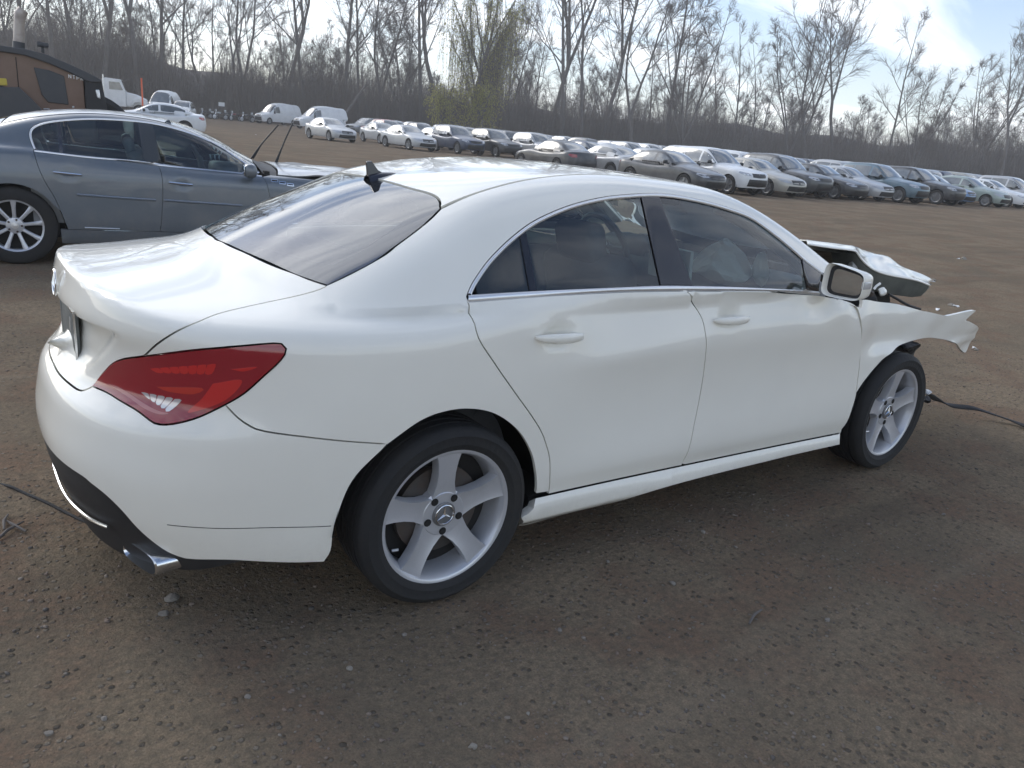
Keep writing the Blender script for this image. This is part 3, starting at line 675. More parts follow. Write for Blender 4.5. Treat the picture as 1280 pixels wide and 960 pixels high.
# ------------------------------------------------------------------ the crushed front of the white sedan
def pxy(u, v, ax, val):
    """a pixel's ray met with the plane x, y or z = val"""
    d = np.array([(u-640)/FPX, (v-480)/FPX, 1.])@CM; return CAM+d*((val-CAM[ax])/d[ax])
FTOP = spl(np.vstack([FDG[2:3], WS.px([(1077, 384), (1078, 374.5), (1101.6, 376), (1130, 379.6), (1158, 388.4), (1181, 394), (1186.5, 393.8), (1204, 388.5), (1216, 387), (1208, 395), (1203, 400), (1208, 400), (1221, 410.4), (1216.6, 426), (1209.6, 441), (1204, 438.8)])]), .02)
FARCH = spl(WS.px([(1204, 438.8), (1190, 428), (1172, 423.5), (1151, 424), (1123, 435), (1098, 454.7), (1073, 486.5), (1055.6, 522), (1050, 541)]), .02)
def crumple(P, Nn):
    x, y, z = P.T
    d = -.035*sst(2.20, 2.45, x)*sst(.62, .74, z)*sst(2.9, 2.55, x)                                   # pushed-in flank
    d += .022*np.abs(((x*1.9+z*1.3) % 1.0)-.5)*sst(2.25, 2.5, x)-.010*np.abs(((x*3.1-z*4.2) % 1.0)-.5)*sst(2.4, 2.8, x)
    d += .02*sst(3.05, 3.4, x)*sst(.66, .75, z)-.012*sst(3.1, 3.4, x)*(1-sst(.60, .72, z))
    d += .012*np.exp(-((z-.66)/.018)**2)*sst(2.3, 2.6, x)
    return P+Nn*d[:, None]
put('front_fender', WS.panel(chain(FTOP, FARCH, FDG[2:][::-1]), .022, depth=.016, disp=crumple), M_WHITE)
# buckled hood: rows from the windshield to the nose, points from the lifted right edge over the ridge to the left side
hood_rows = [((1010, 304.8), (1004, 300), 1.05), ((1030, 308), (1027, 302.5), 1.05), ((1053, 311.0), (1050, 305.5), 1.05), ((1069, 313.5), (1068, 310.5), 1.03), ((1075, 321), (1076, 313.5), 1.0),
             ((1089, 335), (1088, 315.5), .98), ((1106.7, 342.5), (1103, 319), .95), ((1123, 346), (1117, 325.5), .92), ((1145, 350), (1139, 338), .87), ((1163, 356.7), (1160, 351), .80)]
rows = []
for (u0, v0), (u1, v1), zl in hood_rows:
    a = pxy(u0, v0, 1, -.56); b = pxy(u1, v1, 1, -.33); xl = .6*a[0]+.4*b[0]
    b2 = np.array([b[0]-.05, .05, b[2]-.02]); l = np.array([xl-.05, .62, zl-.06])
    rows.append(spl([a, .5*a+.5*b+np.array([0, 0, .012]), b, b2, l], .05))
n_ = 34; H = np.array([resample(r, n_) for r in rows]); H2 = []
ts = np.linspace(0, len(rows)-1, 46)
for j in range(n_):
    H2.append(np.stack([hermite(range(len(rows)), H[:, j, k])(ts) for k in range(3)], 1))
H2 = np.array(H2).transpose(1, 0, 2)
_a, _b = np.meshgrid(np.linspace(0, 1, H2.shape[0]), np.linspace(0, 1, n_), indexing='ij'); _f = sst(0, .12, _b)*sst(.15, .45, _a)
H2[..., 2] += _f*(.030*np.abs(((_a*2.6+_b*1.7) % 1)-.5)-.022*np.abs(((_a*3.7-_b*4.1) % 1)-.5)-.004)                    # buckled folds
hood = MB().grid(H2).build('hood', M_WHITE, car, auto=60)
q_ = hood.modifiers.new('s', 'SOLIDIFY'); q_.thickness = .006; q_.offset = -1
U = H2.copy(); U[:, :, 2] -= .028; U[:, 0, 1] += .01
MB().grid(U[:, 1:]).build('hood_frame', M_UNDERHOOD, hood, auto=60)
lip = []                                                                          # torn inner panel hanging under the nose of the hood
for i, t in enumerate(np.linspace(0, 1, 14)):
    k = int(18+t*27); p = H2[k, 0]; dz = [.0, .02, .045, .06, .075, .085, .09, .095, .095, .098, .10, .10, .095, .07][i]
    lip.append([p+np.array([0, .006, -.006]), p+np.array([-.005, .012, -dz*.5]), p+np.array([-.02, .03, -dz]), p+np.array([-.03, .14, -dz*1.08])])
MB().grid(np.array(lip)).build('torn_inner_panel', M_UNDERHOOD, hood, auto=60)
# engine bay: dark bulkhead, inner wing, engine block, strut tower, loose bits
eng = MB(); rnd = random.Random(5)
eng.box((2.30, 0, .70), (.06, 1.45, .62)); eng.box((2.72, 0, .42), (.85, .9, .42), bev=.04); eng.box((2.75, .2, .70), (.5, .5, .22), bev=.04)
eng.box((2.78, -.22, .64), (.85, .5, .42), bev=.05); eng.box((2.66, .66, .55), (.9, .06, .5)); eng.build('engine', M_UNDER, car, auto=30)
iw = MB(); iw.box((2.55, -.66, .62), (.62, .05, .46), bev=.01); iw.box((3.02, -.64, .50), (.35, .05, .2), bev=.01, rot=Matrix.Rotation(.15, 3, 'Y')); iw.build('inner_wing', M_BLACKP, car)
st = MB(); st.lathe([(.0, .905), (.05, .905), (.085, .89), (.10, .80), (.10, .6)], 20, axis='z', c=(2.60, -.60, 0)); st.build('strut_tower', M_UNDER, car)
def crumpled(name, c, d, seed, m, amp=.25, rot=None):
    bm = bmesh.new(); bmesh.ops.create_icosphere(bm, subdivisions=3, radius=1); r = random.Random(seed); ks = [(Vector((r.uniform(-1, 1), r.uniform(-1, 1), r.uniform(-1, 1))).normalized(), r.uniform(.3, .9)) for _ in range(14)]
    for v in bm.verts:
        p = v.co.copy()
        for n_2, o_ in ks:
            q = p.dot(n_2)-o_
            if q > 0: p -= n_2*q*(.9)
        p += Vector((r.uniform(-1, 1), r.uniform(-1, 1), r.uniform(-1, 1)))*amp*.06
        v.co = Vector((p.x*d[0], p.y*d[1], p.z*d[2]))
    me = bpy.data.meshes.new(name); bm.to_mesh(me); bm.free(); o = link(name, me, m, car); o.location = c
    if rot: o.rotation_euler = rot
    return o
M_GREYMETAL = mat('bare_metal', (.30, .30, .29), .5, metal=.4, noise=(9, .5, (.12, .12, .12)))
crumpled('torn_bracket', pxy(1066, 338, 1, -.52), (.07, .03, .06), 3, M_GREYMETAL, .6, (.3, .5, .2))
crumpled('torn_bracket', pxy(1078, 346, 1, -.50), (.05, .02, .02), 8, M_GREYMETAL, .6, (.3, .2, .9))
crumpled('headlamp_remains', pxy(1086, 366, 1, -.66), (.075, .03, .03), 4, M_DARKMETAL, .8, (.2, .15, 0))
crumpled('hinge_bracket', pxy(1102, 363.5, 1, -.66), (.065, .02, .028), 6, M_WHITE, .5, (0, .15, .1))
mb = MB(); mb.tube([pxy(1092, 362, 1, -.66), pxy(1095, 358, 1, -.66), pxy(1100, 354.5, 1, -.66)], .007, 6); mb.build('bent_tab', M_WHITE, car)
mb = MB(); mb.tube(spl([pxy(1111, 368, 1, -.66), pxy(1122, 374, 1, -.68), pxy(1134, 381, 1, -.72), pxy(1150, 386.5, 1, -.74)], .03), .007, 6); mb.build('seal_strip', M_BLACKP, car)
crumpled('loose_liner', pxy(1138, 433, 1, -.70), (.075, .06, .055), 9, M_BLACKP, .9, (0, .4, .3))
crumpled('broken_headlamp_bracket', pxy(1158, 489, 1, -.66), (.05, .03, .03), 12, M_CLEARL, 1.0, (0, .5, .3))
crumpled('broken_duct', pxy(1157, 500, 1, -.64), (.06, .05, .035), 14, M_BLACKP, 1.0, (0, .2, .3))
fr = MB(); fr.box((3.0, -.48, .36), (.75, .09, .11), bev=.012); fr.box((3.0, .48, .36), (.75, .09, .11), bev=.012); fr.box((3.36, 0, .42), (.07, 1.0, .12), bev=.012)
fr.build('front_subframe', M_DARKMETAL, car, auto=30)
for k, (a, b_, c) in enumerate((((2.45, -.50, .93), (2.75, -.56, .90), (3.0, -.50, .72)), ((2.5, -.38, .90), (2.85, -.46, .84), (3.15, -.55, .62)), ((2.6, -.58, .86), (2.9, -.62, .74), (3.25, -.60, .45)))):
    MB().tube(spl([a, b_, c, (c[0]+.12, c[1]+.03, c[2]-.18)], .04), .009 if k else .016, 7).build('hose', M_BLACKP, car)
# towing strap lying in front
strap = [pxy(1160, 492, 1, -.62), pxy(1172, 500, 2, .13), pxy(1190, 507, 2, .07), pxy(1218, 510.5, 2, .045), pxy(1245, 519, 2, .03), pxy(1268, 527, 2, .02), pxy(1300, 540, 2, .012), pxy(1360, 560, 2, .012)]
strap = spl(strap, .03); V = []; Fc = []
for i, p in enumerate(strap):
    t = strap[min(i+1, len(strap)-1)]-strap[max(i-1, 0)]; t /= np.linalg.norm(t); a = math.sin(i*.21)*.8; sd = np.cross(t, [0, math.sin(a), math.cos(a)]); sd /= np.linalg.norm(sd); up = np.cross(sd, t)
    V += [p+sd*.017-up*.003, p+sd*.017+up*.003, p-sd*.017+up*.003, p-sd*.017-up*.003]
for i in range(len(strap)-1):
    for j in range(4): Fc.append((i*4+j, i*4+(j+1) % 4, i*4+4+(j+1) % 4, i*4+4+j))
o = part('black_strap', V, Fc, mat('webbing', (.022, .022, .024), .8, bump=(150, .4)), None); tag(o, 'flat black webbing strap trailing on dirt from the crushed front', 'strap')
# ------------------------------------------------------------------ cabin
def seat(x, y, wid=.50):
    mb = MB(); r1 = Matrix.Rotation(-.28, 3, 'Y')
    mb.box((x, y, .50), (.52, wid, .20), bev=.06); mb.box((x-.30, y, .80), (.17, wid-.03, .62), rot=r1, bev=.06)
    o = mb.build('seat', M_SEAT, car, auto=60); MB().box((x-.42, y, 1.14), (.10, .25, .17), rot=r1, bev=.04).build('headrest', M_SEAT, o, auto=60); return o
seat(1.28, -.37); seat(1.28, .37)
mb = MB(); mb.box((.42, 0, .48), (.50, 1.25, .2), bev=.06); mb.box((.12, 0, .76), (.16, 1.25, .56), rot=Matrix.Rotation(-.38, 3, 'Y'), bev=.06); mb.build('rear_bench', M_SEAT, car, auto=60)
mb = MB(); mb.box((-.20, 0, 1.00), (.42, 1.15, .02)); mb.build('parcel_shelf', M_TRIM, car)
mb = MB(); mb.box((1.98, 0, .90), (.36, 1.42, .20), bev=.05); mb.box((1.90, .37, 1.0), (.22, .36, .10), bev=.04); mb.build('dashboard', M_TRIM, car, auto=50)
for sy in (-1, 1):
    mb = MB(); mb.box((1.30, sy*.80, .67), (1.6, .03, .54)); mb.build('door_card', M_TRIM, car, smooth=False)
    mb = MB(); mb.tube([(1.50, sy*.50, 1.30), (1.66, sy*.55, 1.23), (1.85, sy*.61, 1.13), (2.0, sy*.66, 1.03)], .022, 8); mb.build('pillar_lining', M_HEAD, car)
V, Fc, Nn = WS.panel(chain(spl([(1.48, 0.), (.16, 0.)], .06), spl([(.16, 0.), (.18, .40)], .06), spl([(.18, .40), (.40, .50), (.9, .52), (1.42, .48)], .06), spl([(1.42, .48), (1.48, 0.)], .06)), .07, off=-.035, depth=0, gap=0, how='top')
part('headliner', *both(V, Fc, Nn)[:2], M_HEAD, car)
sw = MB(); sr = Matrix.Rotation(math.radians(-24), 3, 'Y'); c_ = Vector((1.66, .37, .99))
sw.tube([c_+sr@Vector((0, .185*math.cos(a), .185*math.sin(a))) for a in np.linspace(0, 2*math.pi, 32, endpoint=False)], .016, 8, closed=True)
for a in (.1, math.pi-.1, -math.pi/2): sw.tube([c_, c_+sr@Vector((0, .18*math.cos(a), .18*math.sin(a)))], .013, 6)
sw.tube([c_, c_+Vector((.25, 0, -.12))], .04, 10); so_ = sw.build('steering_wheel', M_TRIM, car)
crumpled('driver_airbag', c_+Vector((-.05, 0, -.03)), (.07, .13, .14), 21, M_AIRBAG, .5)
crumpled('passenger_airbag', (1.76, -.36, 1.04), (.12, .20, .13), 22, M_AIRBAG, .7, (0, .3, 0))
crumpled('curtain_airbag', (1.80, -.58, 1.02), (.06, .05, .12), 23, M_AIRBAG, .7, (0, -.3, 0))
mb = MB(); mb.box((1.66, 0, 1.30), (.05, .24, .07), bev=.015); mb.tube([(1.67, 0, 1.33), (1.70, 0, 1.37)], .012, 6); mb.build('inside_mirror', M_BLACKP, car)
mb = MB(); mb.box((1.50, -.28, 1.02), (.02, .26, .15), rot=Matrix.Rotation(-.1, 3, 'Y')); mb.build('paper_sheet', mat('paper', (.62, .63, .60), .9), car, smooth=False)
# ------------------------------------------------------------------ other cars: the same kind of surface with other numbers
def car_f(T):
    WBt = hermite(*T['wb']); PR = hermite(*T['prof']); XRt = hermite(*T['xr']); XFt = hermite(*T['xf']); ZD = hermite(*T['deck']); WG = hermite(*T['wg']); ZRt = hermite(*T['roof'])
    x0, x1 = T['x0'], T['x1']; n = T.get('n', 2.7); tum = T.get('tumble', .42); crease = T.get('crease', .86); cr, cf = T.get('cr', .25), T.get('cf', .18); kr = T.get('kr', .08); zb = T.get('zbelt', .98); hc = T.get('hoodcrown', .06)
    xm = T.get('xmid', .9); xa, xb = T['roof'][0][0], T['roof'][0][-1]
    def f(P):
        x, w, z = P[..., 0], np.abs(P[..., 1]), P[..., 2]
        Wd = WBt(x)+PR(z)-.22*sp(z-crease, .03)
        a = np.maximum(np.maximum(0, x0-x)/(x0-XRt(z)), np.maximum(0, x-x1)/(XFt(z)-x1))
        fp = ((a**n+(w/Wd)**n)**(1/n)-1)*.88
        low = smax(fp, z-(ZD(x)-hc*(w/.8)**2), .06)
        c = cr*sst(xm, xm-.6, x)-cf*sst(xm, xm+.6, x)
        g = smax(w-(WG(x)-tum*(z-zb)-.25*(z-zb)**2-3.0*np.maximum(0, zb-z)), (z-(ZRt(x-c*w*w)-.03*w*w-1.6*np.maximum(0, x-xb)-2.5*np.maximum(0, xa-x)))*.9, kr)
        return smin(low, g, .04)
    return f
# ---- the grey sedan standing behind
BT = dict(wb=([-1.3, -.6, 0, 1.2, 2.4, 3.2, 4.0], [.90, .928, .935, .932, .935, .925, .88]),
          prof=([.12, .2, .28, .36, .5, .7, .9], [-.10, -.04, -.015, -.004, .0, .0, -.004]),
          xr=([.15, .3, .5, .7, .9, 1.05, 1.15], [-1.08, -1.15, -1.19, -1.17, -1.14, -1.13, -1.10]), xf=([.15, .3, .5, .65, .8, .95, 1.1], [3.85, 3.93, 3.96, 3.94, 3.88, 3.75, 3.5]),
          deck=([-1.3, -1.1, -.8, -.5, 0, .8, 1.6, 2.1, 2.5, 3.0, 3.5, 3.9, 4.1], [1.02, 1.04, 1.06, 1.08, 1.092, 1.045, .995, .978, .98, .955, .89, .80, .72]),
          wg=([-1.0, -.6, -.2, .2, .8, 1.4, 2.0, 2.5], [.70, .76, .80, .825, .84, .845, .83, .80]),
          roof=([-1.0, -.72, -.4, -.1, .2, .5, .8, 1.15, 1.45, 1.75, 2.05, 2.35, 2.6], [.90, 1.03, 1.15, 1.252, 1.332, 1.378, 1.394, 1.382, 1.338, 1.235, 1.085, .93, .8]),
          x0=-.35, x1=3.05, crease=.84, zbelt=.97, cr=.3, cf=.2, tumble=.48, kr=.09)
B_ANG = math.radians(-9); bh = np.array([math.cos(B_ANG), math.sin(B_ANG), 0]); bn = np.array([math.sin(B_ANG), -math.cos(B_ANG), 0])
B_O = np.array([-.735, 5.53, 0])-bn*.905
buick = empty('grey_sedan', B_O, B_ANG); bpy.context.view_layer.update()
tag(buick, 'dusty dark grey sedan with raised wipers parked beyond the white sedan', 'car')
BS = Surf(car_f(BT), Matrix.Translation(B_O) @ Matrix.Rotation(B_ANG, 4, 'Z')); BS.XC = -.2; BS.XE = 2.9
M_GREY = mat('grey_paint', (.125, .148, .172), .32, metal=.2, coat=.7, coatr=.07, noise=(2.5, .4, (.22, .215, .205)))
muddy(M_GREY, .16, .6, .3, (.26, .23, .19))
def bput(name, res, m, parent=None, sides='both'): return put(name, res, m, buick if parent is None else parent, sides)
BD3 = lambda *p: BS.dom(np.array([(x, -w_, z) for x, w_, z in p])); SC2 = BS.XC-BS.LX*math.pi/2; SF2 = BS.XE+BS.LX*math.pi/2
def btop(pts): return BS.dom(BS.top(np.array(pts, float)))
hB = .035
bCG = spl(BS.px([(42, 189), (48, 209), (58, 230), (68, 246), (76, 264)]), hB)
bBG = spl(BS.px([(198, 207), (202.5, 221.7), (203.5, 246.7), (202, 273.8), (200.5, 286)]), hB)
bFG = spl(np.vstack([BS.px([(328, 221), (334, 231), (336.7, 243.5)]), BD3((2.26, .93, .6), (2.24, .93, .36))]), hB)
bDO = spl(BS.px([(42.7, 186.5), (39.6, 180), (36.5, 170), (37.5, 162), (45.8, 156), (62.5, 151.5), (93.8, 148.3), (125, 147.7), (166.7, 150.2), (200, 155), (242.5, 167.5), (273.8, 182), (296.7, 196.7), (325, 216)]), hB)
bBT = spl(BS.px([(43, 187.3), (104, 194.6), (166.7, 200), (195.8, 204), (232, 208.5), (294.6, 215), (327, 219.6)]), hB)
bBB = bBT-[0, .016]
ZSILL = .33
def arcd(xc, r, a0, a1): 
    a = np.linspace(a0, a1, 22); return BS.dom(np.c_[xc+r*np.cos(a), np.full(22, -.93), .335+r*np.sin(a)])
bsill = lambda x0, x1: spl(BD3((x0, .925, ZSILL), (x1, .925, ZSILL)), hB)
rearch = arcd(0, .385, .55, math.pi+.35); frontarch = arcd(2.936, .385, math.pi-.0, -.15)
x_c = bCG[-1, 0]
ditch2 = spl(btop([(-.60, .60), (-.3, .60), (.0, .575), (.3, .55), (.7, .535), (1.1, .54), (1.45, .575), (1.7, .63), (2.0, .69), (2.15, .73)]), hB)
hoodln = spl(BD3((2.25, .86, .93), (2.6, .86, .90), (3.1, .84, .87), (3.5, .78, .80)), hB)
# rear quarter down to the bumper and round the tail
q2 = chain(bCG, spl([bCG[-1], rearch[0]], hB), rearch, spl(np.vstack([rearch[-1:], BD3((-.55, .90, .24), (-.95, .70, .23), (-1.12, .3, .23), (-1.14, 0, .23))]), hB),
           spl([(SC2, BD3((-1.14, 0, .23))[0, 1]), (SC2, btop([(-.80, 0.)])[0, 1])], hB), spl(np.vstack([[(SC2, btop([(-.80, 0.)])[0, 1])], btop([(-.78, .3), (-.70, .52), (-.60, .60)])]), hB), ditch2,
           spl(np.vstack([ditch2[-1:], bDO[-1:]]), hB), bDO[::-1], spl([bDO[0], bCG[0]], hB))
bput('rear_body', BS.panel(q2, .04, gap=.0022), M_GREY, sides='join')
bcup = lambda cx, cz: (lambda P, Nn: P-Nn*(.016*np.clip(1-((P[:, 0]-cx)/.075)**2-((P[:, 2]-cz)/.05)**2, 0, 1)**.8)[:, None])
brd = bput('rear_door', BS.panel(chain(bCG, spl([bCG[-1], BD3((.42, .925, ZSILL))[0]], hB), bsill(.42, bBG[-1, 0]), bBG[::-1], between(bBB, bBG[0, 0], bCG[0, 0])), .035, disp=bcup(.46, .838)), M_GREY)
bfd = bput('front_door', BS.panel(chain(bBG, bsill(bBG[-1, 0], 2.24), bFG[::-1], between(bBB, bBB[-1, 0], bBG[0, 0])), .035, disp=bcup(1.42, .79)), M_GREY)
bput('side_sill', BS.panel(chain(bsill(.36, 2.5), spl(BD3((2.5, .92, ZSILL), (2.5, .88, .20)), hB), spl(BD3((2.5, .88, .20), (.36, .88, .20)), hB), spl(BD3((.36, .88, .20), (.36, .92, ZSILL)), hB)), .05, depth=.04), M_GREY)
bput('front_fender', BS.panel(chain(bFG, spl(np.vstack([bFG[-1:], frontarch[:1]]), hB), frontarch, spl(np.vstack([frontarch[-1:], BD3((3.6, .80, .26), (3.85, .4, .25), (3.9, 0, .25))]), hB),
     spl([(SF2, BD3((3.9, 0, .25))[0, 1]), (SF2, BD3((3.85, 0, .78))[0, 1])], hB), spl(np.vstack([[(SF2, BD3((3.85, 0, .78))[0, 1])], BD3((3.80, .4, .79), (3.62, .68, .79)), hoodln[::-1]]), hB), spl(np.vstack([hoodln[:1], bFG[:1]]), hB)), .04), M_GREY, sides='join')
def hoodbend(P, Nn):
    x, y, z = P.T; d = .045*sst(2.5, 3.3, x)*np.clip(1-np.abs(x-3.2)/.7, 0, 1)+.03*np.exp(-((x-2.75)/.15)**2)*sst(-.2, -.7, y)
    return P+np.c_[d*0, d*0, d]
bput('hood', BS.panel(chain(spl([(2.34, 0.), (3.80, 0.)], .05), spl([(3.80, 0.), (3.76, .4), (3.58, .66)], .05), spl([(3.58, .66), (3.1, .80), (2.6, .82), (2.32, .80)], .05), spl([(2.32, .80), (2.36, .5), (2.34, 0.)], .05)), .05, how='top', gap=.004, disp=hoodbend, off=.006), mat('hood_sky_sheen', (.30, .31, .32), .28, metal=.3, coat=.6, noise=(3, .3, (.2, .2, .2))), sides='join')  # hood paler than the body paint: sky reflection put into its colour
V, Fc, Nn = BS.panel(chain(spl([(2.14, 0.), (2.33, 0.)], .05), spl([(2.33, 0.), (2.35, .5), (2.31, .79)], .05), spl([(2.31, .79), (2.18, .74), (2.14, 0.)], .05)), .05, how='top', gap=0, off=-.01, depth=0)
part('cowl', *both(V, Fc, Nn)[:2], M_BLACKP, buick)
bput('roof', BS.panel(chain(spl([(1.35, 0.), (.0, 0.)], .05), spl([(.0, 0.), (-.01, .3), (-.05, .55)], .05), spl([(-.05, .56), (.3, .53), (.7, .515), (1.1, .52), (1.3, .535)], .05), spl([(1.3, .535), (1.34, .3), (1.35, 0.)], .05)), .06, how='top'), M_GREY, sides='join')
bput('rear_window', BS.panel(chain(spl([(-.02, 0.), (-.76, 0.)], .05), spl([(-.76, 0.), (-.70, .4), (-.60, .585)], .05), spl([(-.60, .585), (-.3, .585), (-.06, .55)], .05), spl([(-.06, .55), (-.02, 0.)], .05)), .06, how='top', off=-.004, depth=0, gap=0), M_RGLASS, sides='join')
bput('windshield', BS.panel(chain(spl([(1.37, 0.), (2.15, 0.)], .05), spl([(2.15, 0.), (2.14, .4), (2.12, .70)], .05), spl([(2.12, .70), (1.7, .61), (1.36, .535)], .05), spl([(1.36, .535), (1.37, 0.)], .05)), .06, how='top', off=-.004, depth=0, gap=0), M_WGLASS, sides='join')
bDI = shrink(np.vstack([bDO, bBT[::-1]]), .018)[:len(bDO)]
bput('window_trim', BS.band(resample(bDO, 90), resample(bDI, 90), [-.003, .004, .005, .004, -.004]), M_SATIN)
bput('belt_trim', BS.band(resample(bBT, 80), resample(bBB, 80), [-.005, .004, .006, .004, -.004]), M_SATIN)
def bpane(l, r):
    lo = bDI[8:]; e2 = BS.px(r)
    if l is None: return chain(between(bBT, bBT[1, 0], e2[1, 0]), between(lo, e2[0, 0], lo[0, 0]), bDI[:9][::-1][1:])
    e1 = BS.px(l); return chain(between(bBT, e1[1, 0], e2[1, 0]), between(lo, e2[0, 0], e1[0, 0]))
bput('quarter_glass', BS.panel(bpane(None, [(71, 154), (75, 190)]), .05, off=-.007, depth=0, gap=0), M_WGLASS, parent=brd)
bput('window_divider', BS.panel(bpane([(71, 154), (75, 190)], [(75, 154), (79, 191)]), .05, off=-.003, depth=.01, gap=0), M_GLOSSB, parent=brd)
bput('window_pane', BS.panel(bpane([(75, 154), (79, 191)], [(173, 154), (180, 200)]), .05, off=-.007, depth=0, gap=0), M_WGLASS, parent=brd)
bput('pillar_trim', BS.panel(bpane([(173, 154), (180, 200)], [(190, 156), (204, 204)]), .05, off=-.002, depth=.01, gap=0), mat('pillar_grey', (.05, .055, .06), .35))
bput('window_pane', BS.panel(bpane([(190, 156), (204, 204)], [(309, 208), (312, 216)]), .05, off=-.007, depth=0, gap=0), M_WGLASS, parent=bfd)
def bbar(name, pts, r, m, off, parent, flat=1.):
    P = BS.curve(spl(BS.px(pts), .04), off)
    for k, sgn in enumerate((1, -1)): MB().tube(P*[1, sgn, 1], r, 8).build(name, m, parent[k] if isinstance(parent, tuple) else parent)
bbar('door_handle', [(67, 215.4), (84, 217), (102, 218.8)], [.006]+[.012]*5+[.006] if False else .0115, M_CHROME, .03, brd); bbar('door_handle', [(211, 228), (226, 229.5), (240.4, 231)], .0115, M_CHROME, .03, bfd)
bbar('side_moulding', [(96, 243.5), (150, 247.5), (195, 250.4)], .009, M_GREY, .002, brd); bbar('side_moulding', [(205, 250.6), (255, 254), (303, 257.5)], .009, M_GREY, .002, bfd)
bbar('bright_strip', [(106, 284.4), (150, 286)], .006, M_SATIN, .002, buick)
bbar('door_strip', [(97, 242.3), (150, 246.3), (195, 249.2)], .003, M_CHROME, .009, brd); bbar('door_strip', [(206, 249.4), (255, 252.8), (302, 256.2)], .003, M_CHROME, .009, bfd)
for u, v in ((343, 226), (353, 228.6), (363, 231)):
    q = BS.px([(u-4.6, v-2.2), (u+4, v-1.4), (u+4.6, v+2.2), (u-4, v+1.4)]); q = np.vstack([spl([q[i], q[(i+1) % 4]], .01)[:-1] for i in range(4)])
    o = bput('fender_vent', BS.panel(q, .03, off=.004, depth=.004, gap=0), M_CHROME); bput('vent_hole', BS.panel(shrink(q, .009), .03, off=.006, depth=0, gap=0), M_UNDER, parent=o)
for sgn, pr in ((-1, bfd[0]), (1, bfd[1])):
    mb = MB(); mb.box((2.02, sgn*1.0, .955), (.12, .20, .135), bev=.045); mb.tube([(2.04, sgn*.93, .92), (2.05, sgn*.86, .91)], .03, 8); mo = mb.build('door_mirror', M_GREY, pr, auto=60)
    MB().box((1.957, sgn*1.0, .957), (.006, .155, .095), bev=.002).build('mirror_glass', M_MIRROR, mo)
def wheel10(parent, loc, side, R=.345, r=.236, wid=.23):
    w_ = empty('wheel', loc); w_.parent = parent; w_.rotation_euler = (0, 0, 0 if side < 0 else math.pi); h_ = wid/2
    MB().lathe([(r-.005, -h_+.02), (r+.005, -h_+.005), (r+.05, -h_), (R-.02, -h_+.006), (R-.004, -h_+.02), (R, -h_+.035), (R, h_-.035), (R-.02, h_), (r, h_-.01)], 48).build('tyre', M_RUBBER, w_, auto=40)
    rim = MB().lathe([(r-.02, -h_+.03), (r-.004, -h_+.018), (r+.004, -h_+.022), (r-.012, -h_+.05), (r-.02, .08)], 48)
    for k in range(9):
        a = k*2*math.pi/9+.15; P = []
        for rr, hw, y in ((.05, .016, -h_+.045), (.10, .014, -h_+.038), (.16, .016, -h_+.030), (.205, .021, -h_+.026), (r-.012, .027, -h_+.025)):
            P.append([(rr*math.cos(a)-u*hw*math.sin(a), y+dy, rr*math.sin(a)+u*hw*math.cos(a)) for u, dy in ((-1, .03), (-1, .006), (-.5, 0), (.5, 0), (1, .006), (1, .03))])
        rim.grid(np.array(P))
    rim.lathe([(.0, -h_+.035), (.05, -h_+.035), (.07, -h_+.042), (.075, -h_+.07)], 30); rim.build('rim', M_ALLOY, w_, auto=32)
    for k in range(5):
        a = k*2*math.pi/5; MB().lathe([(.009, -h_+.045), (.009, -h_+.028), (0, -h_+.026)], 10, c=(.055*math.cos(a), 0, .055*math.sin(a))).build('wheel_nut', M_DARKMETAL, w_)
    MB().lathe([(.03, -h_+.035), (.03, -h_+.028), (0, -h_+.026)], 20).build('hub_cap', M_SATIN, w_)
    MB().lathe([(r-.02, .0), (0, .0)], 30).build('wheel_back', M_UNDER, w_)
    return w_
for x in (0, 2.936):
    for sy in (-1, 1):
        wheel10(buick, (x, sy*.80, .345), sy)
        MB().lathe([(.40, sy*.91), (.40, sy*.55), (.05, sy*.55)], 24, a0=-.25, a1=math.pi+.25, c=(x, 0, .335)).build('wheel_housing', M_UNDER, buick)
MB().box((1.4, 0, .28), (4.6, 1.1, .16)).box((1.45, 0, .25), (2.0, 1.7, .1)).box((2.9, 0, .55), (.9, .95, .4)).build('underbody', M_UNDER, buick, smooth=False)
MB().box((2.22, 0, .72), (.05, 1.55, .45)).build('bulkhead', M_UNDER, buick, smooth=False)
def bseat(x, y):
    mb = MB(); r1 = Matrix.Rotation(-.28, 3, 'Y'); mb.box((x, y, .48), (.52, .52, .20), bev=.06); mb.box((x-.30, y, .76), (.17, .50, .60), rot=r1, bev=.06)
    o = mb.build('seat', M_TRIM, buick, auto=60); MB().box((x-.42, y, 1.08), (.10, .27, .17), rot=r1, bev=.04).build('headrest', M_TRIM, o, auto=60)
bseat(1.40, -.40); bseat(1.40, .40); bseat(.45, -.38); bseat(.45, .38)
MB().box((1.98, 0, .84), (.34, 1.5, .18), bev=.05).build('dashboard', M_TRIM, buick, auto=50)
sw = MB(); c_ = Vector((1.70, .40, .92)); sw.tube([c_+sr@Vector((0, .19*math.cos(a), .19*math.sin(a))) for a in np.linspace(0, 2*math.pi, 28, endpoint=False)], .016, 8, closed=True); sw.box(c_, (.05, .16, .14), bev=.03); sw.build('steering_wheel', M_TRIM, buick)
for sy in (-1, 1): MB().box((1.2, sy*.84, .60), (2.1, .03, .44)).build('door_card', M_TRIM, buick, smooth=False)
def loc_pt(u, v, yloc):
    d = np.array([(u-640)/FPX, (v-480)/FPX, 1.])@CM; d = BS.inv[:3, :3]@d; O = BS.inv[:3, :3]@CAM+BS.inv[:3, 3]; return O+d*((yloc-O[1])/d[1])
